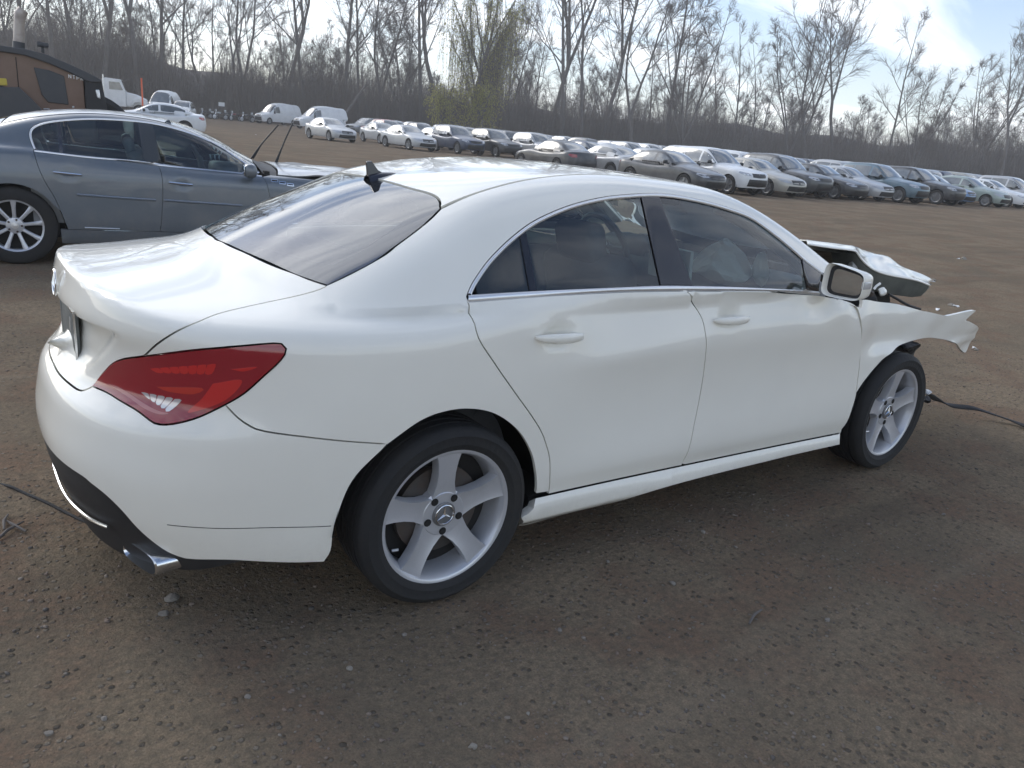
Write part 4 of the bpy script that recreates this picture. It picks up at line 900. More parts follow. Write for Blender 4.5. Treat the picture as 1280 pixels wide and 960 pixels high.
for (a, b, c, yl) in (((341, 211), (352.5, 184), (366, 153.8), .1), ((316, 198), (327, 180), (348, 156), .55)):
    p0, p1, p2 = loc_pt(*a, yl), loc_pt(*b, yl), loc_pt(*c, yl); p0[2] = min(p0[2], 1.0) if yl < .3 else p0[2]
    arm = MB().tube([p0, p0*.45+p1*.55, p1], [.012, .010, .007], 8).build('wiper_arm', M_BLACKP, buick); q0 = p1+(p1-p2)*.95+np.array([.03, 0, 0])
    MB().tube(spl([q0, p1, p2], .05), .0085, 6).build('wiper_blade', M_BLACKP, arm)
# ------------------------------------------------------------------ ground
rng = np.random.default_rng(7)
LAT = rng.random((256, 256))
def vnoise(x, y, o=0):
    xi = np.floor(x).astype(int); yi = np.floor(y).astype(int); fx = x-xi; fy = y-yi; fx = fx*fx*(3-2*fx); fy = fy*fy*(3-2*fy)
    g = lambda a, b: LAT[(a+o) % 256, (b+o*3) % 256]
    return (g(xi, yi)*(1-fx)+g(xi+1, yi)*fx)*(1-fy)+(g(xi, yi+1)*(1-fx)+g(xi+1, yi+1)*fx)*fy
def fbm(x, y, n=4, o=0):
    s = 0; a = 1
    for i in range(n): s = s+a*(vnoise(x*2**i, y*2**i, o+i*17)-.5); a *= .5
    return s
def ground_h(x, y):
    h = .045*fbm(x*.35, y*.35, 2, 3)+.016*fbm(x*2.3, y*2.3, 4, 11)
    rut = fbm(x*.5, y*.5, 2, 40)*.9
    h = h-.022*np.exp(-(((y+x*.32-3.4+rut) % 2.6-1.3)/.16)**2)*sst(3.2, 4.5, x+y*.2)           # wheel ruts across the yard
    far = np.hypot(x, y); h = h*(1-.0*far)
    cl = np.ones_like(h)
    for cx, cy in ((0, -.77), (0, .77), (2.7, -.77), (2.7, .77)): cl = np.minimum(cl, sst(.18, .6, np.hypot(x-cx, y-cy)))
    bx = B_O[0]+bh[0]*0; 
    for t in (0, 2.936):
        for sy in (.80, -.80): p = B_O+bh*t+bn*sy; cl = np.minimum(cl, sst(.2, .7, np.hypot(x-p[0], y-p[1])))
    return h*cl*sst(140, 40, far)
def axis(lo, hi, d, far):
    a = list(np.arange(lo, hi, d)); s = d; x = hi
    while x < far: a.append(x); s *= 1.09; x += s
    s = d; x = lo; b = []
    while x > -far: s *= 1.09; x -= s; b.append(x)
    return np.array(b[::-1]+a)
gx = axis(-2.4, 6.0, .028, 3500); gy = axis(-2.4, 4.5, .028, 3500)
X, Y = np.meshgrid(gx, gy); Z = ground_h(X, Y); ny, nx = X.shape
me = bpy.data.meshes.new('ground'); V = np.c_[X.ravel(), Y.ravel(), Z.ravel()]
I = (np.arange(ny-1)[:, None]*nx+np.arange(nx-1)[None, :]).ravel(); Q = np.c_[I, I+1, I+nx+1, I+nx]
me.vertices.add(len(V)); me.vertices.foreach_set('co', V.ravel()); me.loops.add(Q.size); me.loops.foreach_set('vertex_index', Q.ravel())
me.polygons.add(len(Q)); me.polygons.foreach_set('loop_start', np.arange(len(Q))*4); me.polygons.foreach_set('use_smooth', np.ones(len(Q), bool)); me.update(calc_edges=True)
md = bpy.data.materials.new('dirt'); md.use_nodes = True; n = md.node_tree.nodes; l = md.node_tree.links; b = n['Principled BSDF']; b.inputs['Roughness'].default_value = .95; b.inputs['Specular IOR Level'].default_value = .0
tcd = n.new('ShaderNodeTexCoord')
def nz_(scale, detail=8, rough=.6, dist=0):
    x = n.new('ShaderNodeTexNoise'); x.inputs['Scale'].default_value = scale; x.inputs['Detail'].default_value = detail; x.inputs['Roughness'].default_value = rough; x.inputs['Distortion'].default_value = dist; l.new(tcd.outputs['Object'], x.inputs['Vector']); return x.outputs[0]
def ramp(i, p0, p1, c0, c1):
    r = n.new('ShaderNodeValToRGB'); r.color_ramp.elements[0].position = p0; r.color_ramp.elements[1].position = p1; r.color_ramp.elements[0].color = (*c0, 1); r.color_ramp.elements[1].color = (*c1, 1); l.new(i, r.inputs[0]); return r.outputs[0]
def mixc(f, a, c, mode='MIX'):
    q = n.new('ShaderNodeMix'); q.data_type = 'RGBA'; q.blend_type = mode
    if isinstance(f, float): q.inputs[0].default_value = f
    else: l.new(f, q.inputs[0])
    for i, v in ((6, a), (7, c)):
        if isinstance(v, tuple): q.inputs[i].default_value = (*v, 1)
        else: l.new(v, q.inputs[i])
    return q.outputs[2]
base = mixc(ramp(nz_(.55, 6, .6, .4), .42, .56, (0, 0, 0), (1, 1, 1)), (.225, .178, .128), (.325, .25, .172))          # damp grey / dry brown
base = mixc(ramp(nz_(1.9, 5, .6), .47, .60, (0, 0, 0), (.85, .85, .85)), base, (.27, .176, .122))                         # reddish earth
base = mixc(ramp(nz_(38, 6, .75), .40, .64, (0, 0, 0), (.8, .8, .8)), base, (.152, .132, .100))
vo = n.new('ShaderNodeTexVoronoi'); vo.inputs['Scale'].default_value = 42; l.new(tcd.outputs['Object'], vo.inputs['Vector'])
sep = n.new('ShaderNodeSeparateColor'); l.new(vo.outputs['Color'], sep.inputs[0])
stone_m = n.new('ShaderNodeMath'); stone_m.operation = 'MULTIPLY'
l.new(ramp(sep.outputs[0], .62, .70, (0, 0, 0), (1, 1, 1)), stone_m.inputs[0]); l.new(ramp(vo.outputs['Distance'], .25, .42, (1, 1, 1), (0, 0, 0)), stone_m.inputs[1])
base = mixc(stone_m.outputs[0], base, ramp(sep.outputs[1], 0, 1, (.11, .096, .08), (.29, .25, .20)))
base = mixc(ramp(nz_(160, 3, .6), .35, .7, (0, 0, 0), (.55, .55, .55)), base, (.11, .09, .068))
mpg = n.new('ShaderNodeMapping'); mpg.inputs['Rotation'].default_value = (0, 0, math.radians(17)); mpg.inputs['Scale'].default_value = (.09, 1.5, 1); l.new(tcd.outputs['Object'], mpg.inputs[0])
trk = n.new('ShaderNodeTexNoise'); trk.inputs['Scale'].default_value = 1.6; trk.inputs['Detail'].default_value = 7; trk.inputs['Roughness'].default_value = .62; l.new(mpg.outputs[0], trk.inputs['Vector'])
base = mixc(ramp(trk.outputs[0], .56, .68, (0, 0, 0), (.35, .35, .35)), base, (.115, .094, .074))                            # old wheel tracks
base = mixc(ramp(trk.outputs[0], .32, .44, (.22, .22, .22), (0, 0, 0)), base, (.33, .27, .20))
l.new(base, b.inputs['Base Color'])
ad = n.new('ShaderNodeMath'); ad.operation = 'MULTIPLY_ADD'; ad.inputs[1].default_value = .7; l.new(stone_m.outputs[0], ad.inputs[0])
ad2 = n.new('ShaderNodeMath'); ad2.operation = 'ADD'; l.new(nz_(55, 8, .7), ad2.inputs[0]); l.new(nz_(9, 6, .65), ad2.inputs[1]); l.new(ad2.outputs[0], ad.inputs[2])
bu = n.new('ShaderNodeBump'); bu.inputs['Strength'].default_value = .8; bu.inputs['Distance'].default_value = .02; l.new(ad.outputs[0], bu.inputs['Height']); l.new(bu.outputs[0], b.inputs['Normal'])
ground = link('ground', me, md); tag(ground, kind='structure')
# loose gravel (uncountable) and the larger stones (single things)
def ico():
    bm = bmesh.new(); bmesh.ops.create_icosphere(bm, subdivisions=1, radius=1); v = np.array([x.co[:] for x in bm.verts]); f = np.array([[x.index for x in q.verts] for q in bm.faces]); bm.free(); return v, f
iv, if_ = ico()
def stones(n_, box, s0, s1, seed, dens=None):
    r = np.random.default_rng(seed); x = r.uniform(box[0], box[1], n_); y = r.uniform(box[2], box[3], n_)
    k = fbm(x*1.1, y*1.1, 3, 60)+r.uniform(-.5, .5, n_)*.5 > -.05
    d = np.hypot(x-CAM[0], y-CAM[1]); k &= d < 9+r.random(n_)*3; x, y = x[k], y[k]; n_ = len(x)
    s = s0*(s1/s0)**(r.random(n_)**2.2); V = iv[None]*(1+r.uniform(-.28, .28, (n_, len(iv), 1)))
    V = V*np.stack([r.uniform(.7, 1.3, n_), r.uniform(.6, 1.1, n_), r.uniform(.35, .75, n_)], 1)[:, None]*s[:, None, None]
    a = r.uniform(0, 6.28, n_); c, sn = np.cos(a), np.sin(a); V = np.stack([V[..., 0]*c[:, None]-V[..., 1]*sn[:, None], V[..., 0]*sn[:, None]+V[..., 1]*c[:, None], V[..., 2]], -1)
    V += np.stack([x, y, ground_h(x, y)+s*.18], 1)[:, None]; Fc = (if_[None]+np.arange(n_)[:, None, None]*len(iv)).reshape(-1, 3)
    return V.reshape(-1, 3), Fc
def raw_mesh(name, V, Fc, smooth=False):
    me = bpy.data.meshes.new(name); k = Fc.shape[1]; me.vertices.add(len(V)); me.vertices.foreach_set('co', np.ascontiguousarray(V, dtype=np.float32).ravel()); me.loops.add(Fc.size); me.loops.foreach_set('vertex_index', np.ascontiguousarray(Fc, dtype=np.int32).ravel())
    me.polygons.add(len(Fc)); me.polygons.foreach_set('loop_start', np.arange(len(Fc))*k)
    if smooth: me.polygons.foreach_set('use_smooth', np.ones(len(Fc), bool))
    me.update(calc_edges=True); return me
mg = bpy.data.materials.new('gravel'); mg.use_nodes = True; n2 = mg.node_tree.nodes; bb = n2['Principled BSDF']; bb.inputs['Roughness'].default_value = .9
ge = n2.new('ShaderNodeNewGeometry'); rr = n2.new('ShaderNodeValToRGB'); rr.color_ramp.elements[0].color = (.10, .09, .08, 1); rr.color_ramp.elements[1].color = (.235, .205, .17, 1)
e_ = rr.color_ramp.elements.new(.6); e_.color = (.20, .145, .11, 1); mg.node_tree.links.new(ge.outputs['Random Per Island'], rr.inputs[0]); mg.node_tree.links.new(rr.outputs[0], bb.inputs['Base Color'])
V2_, F2_ = stones(16000, (-2.3, 3.4, -2.6, -.4), .0018, .0065, 5)
V, Fc = stones(34000, (-2.6, 7, -2.5, 5), .0024, .0095, 1); Fc = np.vstack([Fc, F2_+len(V)]); V = np.vstack([V, V2_]); o = link('gravel', raw_mesh('gravel', V, Fc), mg); tag(o, 'fine loose gravel strewn over the dirt', 'gravel', kind='stuff')
r = random.Random(11); big = [(590, 930, .016, 1), (880, 663, .016, 1), (437, 832, .013, 1), (130, 895, .012, 0), (215, 745, .028, 0), (205, 765, .022, 0), (505, 790, .012, 0), (700, 785, .012, 0), (840, 725, .02, 0), (1035, 770, .016, 0), (660, 890, .010, 1), (1205, 323, .07, 1), (1166, 350, .05, 1), (1190, 380, .05, 1), (1221, 437, .03, 1), (1195, 381, .03, 1), (905, 865, .011, 0), (1100, 905, .011, 0), (985, 640, .012, 0), (760, 700, .012, 0), (310, 870, .012, 0), (60, 915, .014, 0), (1180, 640, .014, 0)]
M_STONE = mat('stone_grey', (.22, .195, .165), .9, noise=(60, .6, (.12, .105, .09))); M_STONEL = mat('stone_pale', (.27, .245, .205), .85, noise=(60, .5, (.24, .215, .185)))
for i, (u, v, s, pale) in enumerate(big):
    bm = bmesh.new(); bmesh.ops.create_icosphere(bm, subdivisions=2, radius=1); ks = [(Vector((r.uniform(-1, 1), r.uniform(-1, 1), r.uniform(-1, 1))).normalized(), r.uniform(.45, .9)) for _ in range(9)]
    for q in bm.verts:
        for nn, oo in ks:
            dd = q.co.dot(nn)-oo
            if dd > 0: q.co -= nn*dd
        q.co = Vector((q.co.x*s*.95, q.co.y*s*.8, q.co.z*s*.55))
    me = bpy.data.meshes.new('stone'); bm.to_mesh(me); bm.free(); p = pxy(u, v, 2, .01); o = link('stone', me, M_STONEL if pale else M_STONE); o.location = (p[0], p[1], ground_h(np.array([p[0]]), np.array([p[1]]))[0]+s*.15); o.rotation_euler = (0, 0, r.uniform(0, 6))
    tag(o, 'small pale stone lying loose on the dirt' if pale else 'small brown-grey stone lying loose on the dirt', 'stone', 'loose pale stones' if pale else 'loose brown stones')
P_ = [pxy(-30, 598, 2, .012), pxy(0, 605, 2, .012), pxy(15, 609, 2, .02), pxy(32, 617, 2, .014), pxy(60, 629, 2, .012), pxy(85, 642, 2, .012), pxy(115, 657, 2, .012), pxy(140, 672, 2, .01)]
o = MB().tube(spl(P_, .03), .006, 6).build('black_cable', M_RUBBER); tag(o, 'thin dark cable lying on the dirt behind the rear bumper', 'cable')
# ------------------------------------------------------------------ the rows of salvage cars
def bearing(u, dist, v=None):
    """ground point at a distance along the bearing of picture column u"""
    vh = 106.9+.0932*u if v is None else v; d = np.array([(u-640)/FPX, (vh-480)/FPX, 1.])@CM; d = d[:2]/np.linalg.norm(d[:2]); return CAM[:2]+d*dist
KINDS = {
 'sedan': dict(wb=([-1.2, -.5, 0, 2.7, 3.2, 3.8], [.87, .90, .905, .905, .89, .84]), prof=([.12, .2, .3, .5, .7, .9], [-.08, -.04, -.012, 0, 0, -.004]),
    xr=([.15, .35, .55, .8, 1.0], [-.95, -1.03, -1.06, -1.03, -1.0]), xf=([.15, .35, .5, .62, .75, .9], [3.60, 3.68, 3.70, 3.67, 3.55, 3.3]),
    deck=([-1.1, -.95, -.5, 0, 1.6, 2.05, 2.5, 3.1, 3.5, 3.8], [1.0, 1.02, 1.04, 1.0, .96, .985, .955, .85, .74, .62]), wg=([-.8, -.3, .3, 1.2, 2.2], [.62, .74, .80, .82, .78]),
    roof=([-.8, -.5, -.05, .35, .8, 1.2, 1.5, 1.85, 2.15, 2.4], [.95, 1.06, 1.28, 1.40, 1.445, 1.435, 1.37, 1.20, 1.04, .90]), x0=-.3, x1=2.95, R=.33, wbase=2.75, bot=.22, head=1.42, base=2.12, bl=(-.52, .12), side=(-.05, .62, 1.12, 1.95), zb=.965),
 'suv': dict(wb=([-1.0, -.4, 0, 2.7, 3.1, 3.6], [.90, .925, .93, .93, .915, .87]), prof=([.2, .28, .36, .5, .8, 1.0], [-.07, -.03, -.01, 0, 0, -.004]),
    xr=([.25, .4, .6, .9, 1.1, 1.3], [-.84, -.90, -.93, -.92, -.90, -.86]), xf=([.25, .4, .6, .8, .95, 1.1], [3.42, 3.50, 3.53, 3.50, 3.40, 3.1]), crease=.96, zbelt=1.08,
    deck=([-1.0, -.5, 0, 1.6, 1.95, 2.4, 3.0, 3.3, 3.6], [1.08, 1.09, 1.08, 1.05, 1.10, 1.075, 1.0, .92, .80]), wg=([-.95, -.5, .3, 1.2, 2.2], [.76, .80, .83, .84, .80]),
    roof=([-1.1, -.93, -.80, -.68, -.3, .4, .9, 1.2, 1.55, 1.9, 2.2], [.75, 1.15, 1.47, 1.60, 1.685, 1.715, 1.70, 1.64, 1.45, 1.20, 1.0]), x0=-.35, x1=2.8, R=.36, wbase=2.70, bot=.30, head=1.15, base=1.98, bl=(-.90, -.74), side=(-.62, .0, .98, 1.82), zb=1.09, tumble=.26, cr=.08, kr=.07, hoodcrown=.05),
 'hatch': dict(wb=([-.9, -.4, 0, 2.6, 3.0, 3.5], [.86, .885, .89, .89, .87, .82]), prof=([.12, .2, .3, .5, .7, .9], [-.08, -.04, -.012, 0, 0, -.004]),
    xr=([.15, .35, .55, .8, 1.0, 1.2], [-.76, -.82, -.85, -.83, -.80, -.76]), xf=([.15, .35, .5, .62, .75, .9], [3.30, 3.38, 3.40, 3.37, 3.26, 3.0]), zbelt=.98,
    deck=([-.9, -.5, 0, 1.5, 1.9, 2.4, 2.9, 3.2, 3.5], [1.0, 1.02, 1.0, .97, 1.0, .97, .88, .77, .64]), wg=([-.85, -.4, .3, 1.2, 2.1], [.68, .76, .80, .82, .78]),
    roof=([-.95, -.80, -.6, -.35, .1, .6, 1.0, 1.3, 1.65, 1.95, 2.2], [.86, 1.02, 1.24, 1.38, 1.47, 1.505, 1.48, 1.41, 1.23, 1.06, .92]), x0=-.3, x1=2.7, R=.32, wbase=2.62, bot=.22, head=1.25, base=1.97, bl=(-.78, -.45), side=(-.42, .30, 1.0, 1.82), zb=.99, cr=.12),
 'van': dict(wb=([-1.4, -.6, 0, 3.5, 4.0, 4.6], [.98, 1.0, 1.0, 1.0, .98, .90]), prof=([.2, .3, .4, .6, 1.0, 1.4], [-.05, -.02, -.005, 0, 0, 0]), crease=3.0,
    xr=([.25, .5, 1.0, 1.6, 2.2], [-1.12, -1.18, -1.2, -1.19, -1.17]), xf=([.25, .45, .7, .95, 1.15, 1.3], [4.42, 4.50, 4.52, 4.48, 4.36, 4.1]), zbelt=1.25,
    deck=([-1.3, 0, 2.8, 3.3, 3.8, 4.2, 4.5], [1.3, 1.3, 1.3, 1.30, 1.24, 1.12, .95]), wg=([-1.2, -.6, 1, 3.0, 4.2], [.94, .97, .98, .97, .88]),
    roof=([-1.4, -1.22, -1.1, -.8, .5, 1.8, 2.3, 2.6, 2.9, 3.3, 3.7, 4.0], [1.0, 2.15, 2.38, 2.45, 2.50, 2.47, 2.36, 2.20, 1.92, 1.54, 1.22, 1.0]), x0=-.7, x1=3.9, n=4, R=.36, wbase=3.6, bot=.30, head=2.46, base=3.52, bl=(-1.3, -1.28), side=None, zb=1.32, tumble=.07, cr=.02, cf=.10, kr=.12, xmid=1.5, frontwin=(2.05, 2.95)),
}
M_AUTOGLASS = mat('car_glass_dark', (.07, .082, .084), .05, coat=1.0, spec=1.0, noise=(2, .4, (.26, .27, .26)))
M_FARRIM = mat('rim_grey', (.27, .275, .28), .4, metal=.5, noise=(4, .5, (.12, .12, .12))); M_LAMPW = mat('headlamp_clear', (.55, .56, .57), .15, metal=.3, coat=1); M_GRILLE = mat('grille_black', (.015, .015, .016), .4, noise=(9, .3, (.06, .06, .06)))
def kind_car(kind):
    T = KINDS[kind]; S = Surf(car_f(T)); S.XC = -.1; S.XE = T['wbase']-.1; S.ZC = .62 if kind != 'van' else .9; S.LX = .9; hk = .09; S.RMAX = 1.75 if kind != 'van' else 2.7
    root = empty(kind+'_proto'); WGt = hermite(*T['wg']); zb, tum = T['zb'], T.get('tumble', .42); RFt = hermite(*T['roof']); hw = .93 if kind != 'van' else 1.0
    D = lambda *p: S.dom(np.array([(x, -w_, z) for x, w_, z in p])); SC_, SF_ = S.XC-S.LX*math.pi/2, S.XE+S.LX*math.pi/2; et = S.LX*(math.pi/2-.004); R = T['R']; ra = R+.05
    xr_, xf_ = hermite(*T['xr'])(T['bot']), hermite(*T['xf'])(T['bot'])
    def arc(xc, a0, a1): a = np.linspace(a0, a1, 16); return S.dom(np.c_[xc+ra*np.cos(a), np.full(16, -hw), R+ra*np.sin(a)])
    bt = T['bot']; q0 = math.asin((bt-R)/ra)
    bottom = chain(spl(np.vstack([D((xr_, 0, bt)), D((xr_+.04, .5, bt)), D((xr_+.3, hw-.06, bt)), arc(0, math.pi-q0, math.pi-q0)[:1]]), hk), arc(0, math.pi-q0, q0), spl(D((ra, hw, bt), (T['wbase']-ra, hw, bt)), hk), arc(T['wbase'], math.pi-q0, q0),
                   spl(np.vstack([arc(T['wbase'], q0, q0)[:1], D((xf_-.3, hw-.08, bt)), D((xf_-.04, .5, bt)), D((xf_, 0, bt))]), hk))
    bottom[0, 0] = SC_; bottom[-1, 0] = SF_
    V, Fc, Nn = S.panel(chain(bottom, spl([(SF_, bottom[-1, 1]), (SF_, et)], hk), spl([(SF_, et), (SC_, et)], hk), spl([(SC_, et), (SC_, bottom[0, 1])], hk)), hk, depth=.03, gap=0)
    part('body', *both(V, Fc, Nn)[:2], MATS['far_white'], root, both(V, Fc, Nn)[2])
    def pn(name, res, m, sides='both', parent=root):
        return put(name, res, m, parent, sides)
    def side_pt(x, z): return (x, WGt(x)-tum*(z-T.get('zbelt', .98)), z)
    def side_win(xa, xb):
        xs = np.linspace(xa, xb, 12); top = [min(RFt(x)-.09, RFt(x)*.975-.02)-.03*(kind == 'van') for x in xs]
        lo = [zb+.012]*12; k = [i for i in range(12) if top[i] > lo[i]+.02]
        P = [side_pt(xs[i], lo[i]) for i in k]+[side_pt(xs[i], top[i]) for i in k[::-1]]
        q = D(*P); q = np.vstack([spl([q[i], q[(i+1) % len(q)]], hk)[:-1] for i in range(len(q))]); pn('side_window', S.panel(q, .12, off=.004, depth=.008, gap=0), M_AUTOGLASS)
    if T['side']:
        a, b_, c, d = T['side']; side_win(a, b_-.0) if kind == 'suv' else None
        side_win(b_+.04 if kind == 'suv' else a, c-.05); side_win(c+.05, d)
    else: side_win(*T['frontwin'])
    h0, b0 = T['head'], T['base']; wt = WGt(h0)-tum*(RFt(h0)-T.get('zbelt', .98))-.10; wb_ = WGt(b0)-.10
    pn('windshield', S.panel(chain(spl([(h0, 0.), (b0, 0.)], hk), spl([(b0, 0.), (b0-.10, wb_)], hk), spl([(b0-.10, wb_), (h0-.02, wt)], hk), spl([(h0-.02, wt), (h0, 0.)], hk)), .12, how='top', off=.004, depth=.006, gap=0), M_AUTOGLASS, 'join')
    e0, e1 = T['bl']
    if kind != 'van':
        zt, zl = RFt(e1)-.06, RFt(e0)+(.10 if kind == 'suv' else .03); wr_ = WGt(e1)-tum*(zt-zb)-.14; wl = WGt(e0)-.12
        if kind == 'sedan': res = S.panel(chain(spl([(e1, 0.), (e0, 0.)], hk), spl([(e0, 0.), (e0+.10, wl)], hk), spl([(e0+.10, wl), (e1, wr_)], hk), spl([(e1, wr_), (e1, 0.)], hk)), .12, how='top', off=.004, depth=.006, gap=0)
        else:
            q = D((e0, 0, zl), (e0, wl, zl), (e1, wr_, zt), (e1, 0, zt)); q[0, 0] = q[3, 0] = SC_; q = np.vstack([spl([q[i], q[(i+1) % 4]], hk)[:-1] for i in range(4)]); res = S.panel(q, .12, off=.004, depth=.006, gap=0)
        pn('rear_window', res, M_AUTOGLASS, 'join')
    def patch(name, pts, m, sides='both'):
        q = D(*pts)
        for i, p in enumerate(pts):
            if p[1] == 0: q[i, 0] = SF_ if p[0] > 1 else SC_
        q = np.vstack([spl([q[i], q[(i+1) % len(q)]], .07)[:-1] for i in range(len(q))]); pn(name, S.panel(q, .08, off=.006, depth=.01, gap=0), m, sides)
    XF_ = hermite(*T['xf']); zh = T.get('zlamp', .68 if kind in ('sedan', 'hatch') else (.84 if kind == 'suv' else .98)); F0 = XF_(zh)
    patch('headlamp', [(F0-.02, .48, zh-.07), (F0-.10, .72, zh-.08), (F0-.36, .88, zh+.02), (F0-.34, .86, zh+.08), (F0-.08, .58, zh+.045)], M_LAMPW)
    patch('grille', [(F0, 0, zh-.14), (F0-.02, .38, zh-.12), (F0-.02, .42, zh+.04), (F0, 0, zh+.04)], M_GRILLE, 'join')
    patch('lower_intake', [(F0, 0, bt+.05), (F0-.05, .62, bt+.06), (F0-.03, .55, zh-.20), (F0, 0, zh-.20)], M_GRILLE, 'join')
    XR_ = hermite(*T['xr']); zt = zh+.16 if kind != 'van' else 1.0; R0 = XR_(zt)
    patch('tail_lamp', [(R0+.02, .55, zt-.06), (R0+.12, .80, zt-.07), (R0+.32, .88, zt+.02), (R0+.28, .86, zt+.09), (R0+.05, .58, zt+.07)], M_LAMPBASE)
    for sy in (-1, 1):
        mb = MB(); x_ = T['base']-.30 if kind != 'van' else 2.9; mb.box((x_, sy*(hw+.06), zb+.06), (.12, .18, .13 if kind != 'van' else .3), bev=.04); mb.tube([(x_+.02, sy*(hw), zb+.02), (x_+.03, sy*(hw-.12), zb+.01)], .03, 6); mb.build('door_mirror', M_BLACKP, root, auto=60)
    wh = empty('wheel_proto'); 
    ty = MB().lathe([(R*.66, -.09), (R*.70, -.105), (R*.93, -.108), (R, -.08), (R, .08), (R*.93, .1), (R*.66, .09)], 24); rm = MB().lathe([(R*.69, -.10), (R*.62, -.085), (R*.60, -.05), (0, -.045)], 24)
    for k in range(5):
        a = k*2*math.pi/5+.3; P = [[(rr_*math.cos(a)-u*hw_*math.sin(a), -.088+dy, rr_*math.sin(a)+u*hw_*math.cos(a)) for u, dy in ((-1, .03), (-.8, 0), (.8, 0), (1, .03))] for rr_, hw_ in ((.02, .03), (R*.3, .028), (R*.63, .04))]; rm.grid(np.array(P))
    tym, rmm = ty.build('tyre', M_RUBBER, None, auto=40), rm.build('rim', M_FARRIM, None, auto=40)
    for x in (0, T['wbase']):
        for sy in (-1, 1):
            w_ = empty('wheel', (x, sy*(hw-.115), R)); w_.parent = root; w_.rotation_euler = (0, 0, 0 if sy < 0 else math.pi)
            for q in (tym, rmm): link(q.name.split('.')[0], q.data, None, w_)
            MB().lathe([(ra+.01, sy*(hw-.06)), (ra+.01, sy*.5), (.02, sy*.5)], 16, a0=-.2, a1=math.pi+.2, c=(x, 0, R)).build('wheel_housing', M_UNDER, root)
    for q in (tym, rmm, wh): bpy.data.objects.remove(q)
    MB().box(((xr_+xf_)/2, 0, bt+.07), (xf_-xr_-.5, 1.2, .12)).build('underbody', M_UNDER, root, smooth=False)
    return root
PAINTS = dict(white=(.72, .73, .73), silver=(.42, .43, .44), grey=(.15, .155, .16), black=(.022, .023, .026), navy=(.03, .045, .085), blue=(.07, .14, .24), teal=(.09, .15, .19), green=(.30, .36, .33), beige=(.40, .385, .34), red=(.22, .02, .02), darkgrey=(.06, .062, .065), lightblue=(.12, .22, .38))
for k, c in PAINTS.items(): mat('far_'+k, c, .34, metal=.0 if k in ('white', 'black', 'red') else .3, coat=.6, coatr=.1, noise=(1.6, .5, tuple(.55*x+.12 for x in c)))
PROTO = {k: kind_car(k) for k in KINDS}
FRONTX = {'sedan': 3.70, 'suv': 3.53, 'hatch': 3.40, 'van': 4.52}; used = set()
LITE = ('door_mirror', 'lower_intake', 'wheel_housing', 'underbody')
def place(kind, colour, x, y, ang, label, group, name=None, lite=False):
    """x, y: middle of the car"""
    pr = PROTO[kind]
    if lite:
        r_ = pr.copy(); COL.objects.link(r_)
        for ch in pr.children:
            if ch.name.split('.')[0] in LITE: continue
            copy_tree(ch, r_)
    else: r_ = copy_tree(pr)
    r_.name = name or {'sedan': 'parked_sedan', 'suv': 'parked_suv', 'hatch': 'parked_hatchback', 'van': 'cargo_van'}[kind]
    mid = FRONTX[kind]/2-.5; r_.rotation_euler = (0, 0, ang); r_.location = (x-mid*math.cos(ang), y-mid*math.sin(ang), 0)
    for ch in r_.children:
        if ch.name.split('.')[0] == 'body': ch.material_slots[0].link = 'OBJECT'; ch.material_slots[0].material = MATS['far_'+colour]
    tag(r_, label, 'van' if kind == 'van' else 'car', group); return r_
LM = [(-40, 'wheel loader'), (150, 'white truck cab'), (205, 'white broadside sedan'), (278, 'motorcycles'), (346, 'battered van'), (399, 'high-roof cargo van'), (456, 'two-tone SUV'), (495, 'outermost silver sedan'), (545, 'pale silver sedan'), (583, 'tall willow'), (612, 'navy SUV'), (640, 'black SUV beside navy SUV'), (668, 'silver crossover'), (745, 'navy wagon'), (860, 'dark grey front-row sedan'), (930, 'white front-row SUV'), (1000, 'beige sedan'), (1035, 'dark crossover'), (1068, 'black front-row sedan'), (1098, 'older silver sedan'), (1130, 'steel-blue SUV'), (1195, 'black front-row SUV'), (1240, 'bright blue sedan'), (1268, 'pale green hatchback'), (1400, 'last white front-row sedan')]
def landmark(u): return min(LM, key=lambda a: abs(a[0]-u))[1]
def u_of(x, y):
    d = np.array([x, y, 1.0])-CAM; c = CM@d; return 640+FPX*c[0]/c[2]
rl = random.Random(3); H90 = -math.pi/2
G1 = 'cars parked in the front row'
def row_car(kind, colour, xc, yf, label, group=G1, dang=0., lite=False):
    return place(kind, colour, CAM[0]+(xc-CAM[0])*1.09, CAM[1]+(yf+FRONTX[kind]/2-CAM[1])*1.09+.3, H90+dang, label, group, lite=lite)
row_car('sedan', 'darkgrey', 20.3, 15.6, 'dusty dark grey sedan next to the white front-row compact SUV', dang=.06)
row_car('suv', 'white', 22.95, 15.9, 'white compact SUV with scuffed front bumper in the front row')
row_car('sedan', 'beige', 25.3, 15.8, 'beige sedan between white SUV and dark crossover in front row', dang=-.03)
row_car('suv', 'darkgrey', 27.55, 16.2, 'dark crossover with pale dusty hood beside the beige sedan')
row_car('sedan', 'black', 29.7, 15.9, 'black sedan parked between dark crossover and silver older sedan', dang=.03)
row_car('sedan', 'silver', 31.7, 15.9, 'older silver sedan parked beside the steel-blue SUV')
row_car('suv', 'teal', 34.0, 15.6, 'steel-blue SUV with dented nose standing in the front row')
row_car('suv', 'black', 37.3, 15.6, 'black SUV parked to the right of the steel-blue SUV')
row_car('sedan', 'lightblue', 39.7, 16.2, 'bright blue sedan nosed between black SUV and pale green hatchback')
row_car('hatch', 'green', 42.3, 15.7, 'pale green-grey hatchback beside the bright blue sedan')
row_car('sedan', 'white', 45.2, 15.8, 'white sedan beyond the pale green-grey hatchback'); row_car('suv', 'silver', 48.0, 15.8, 'silver SUV beyond the white front-row sedan')
G2 = 'cars at the left end of the rows'
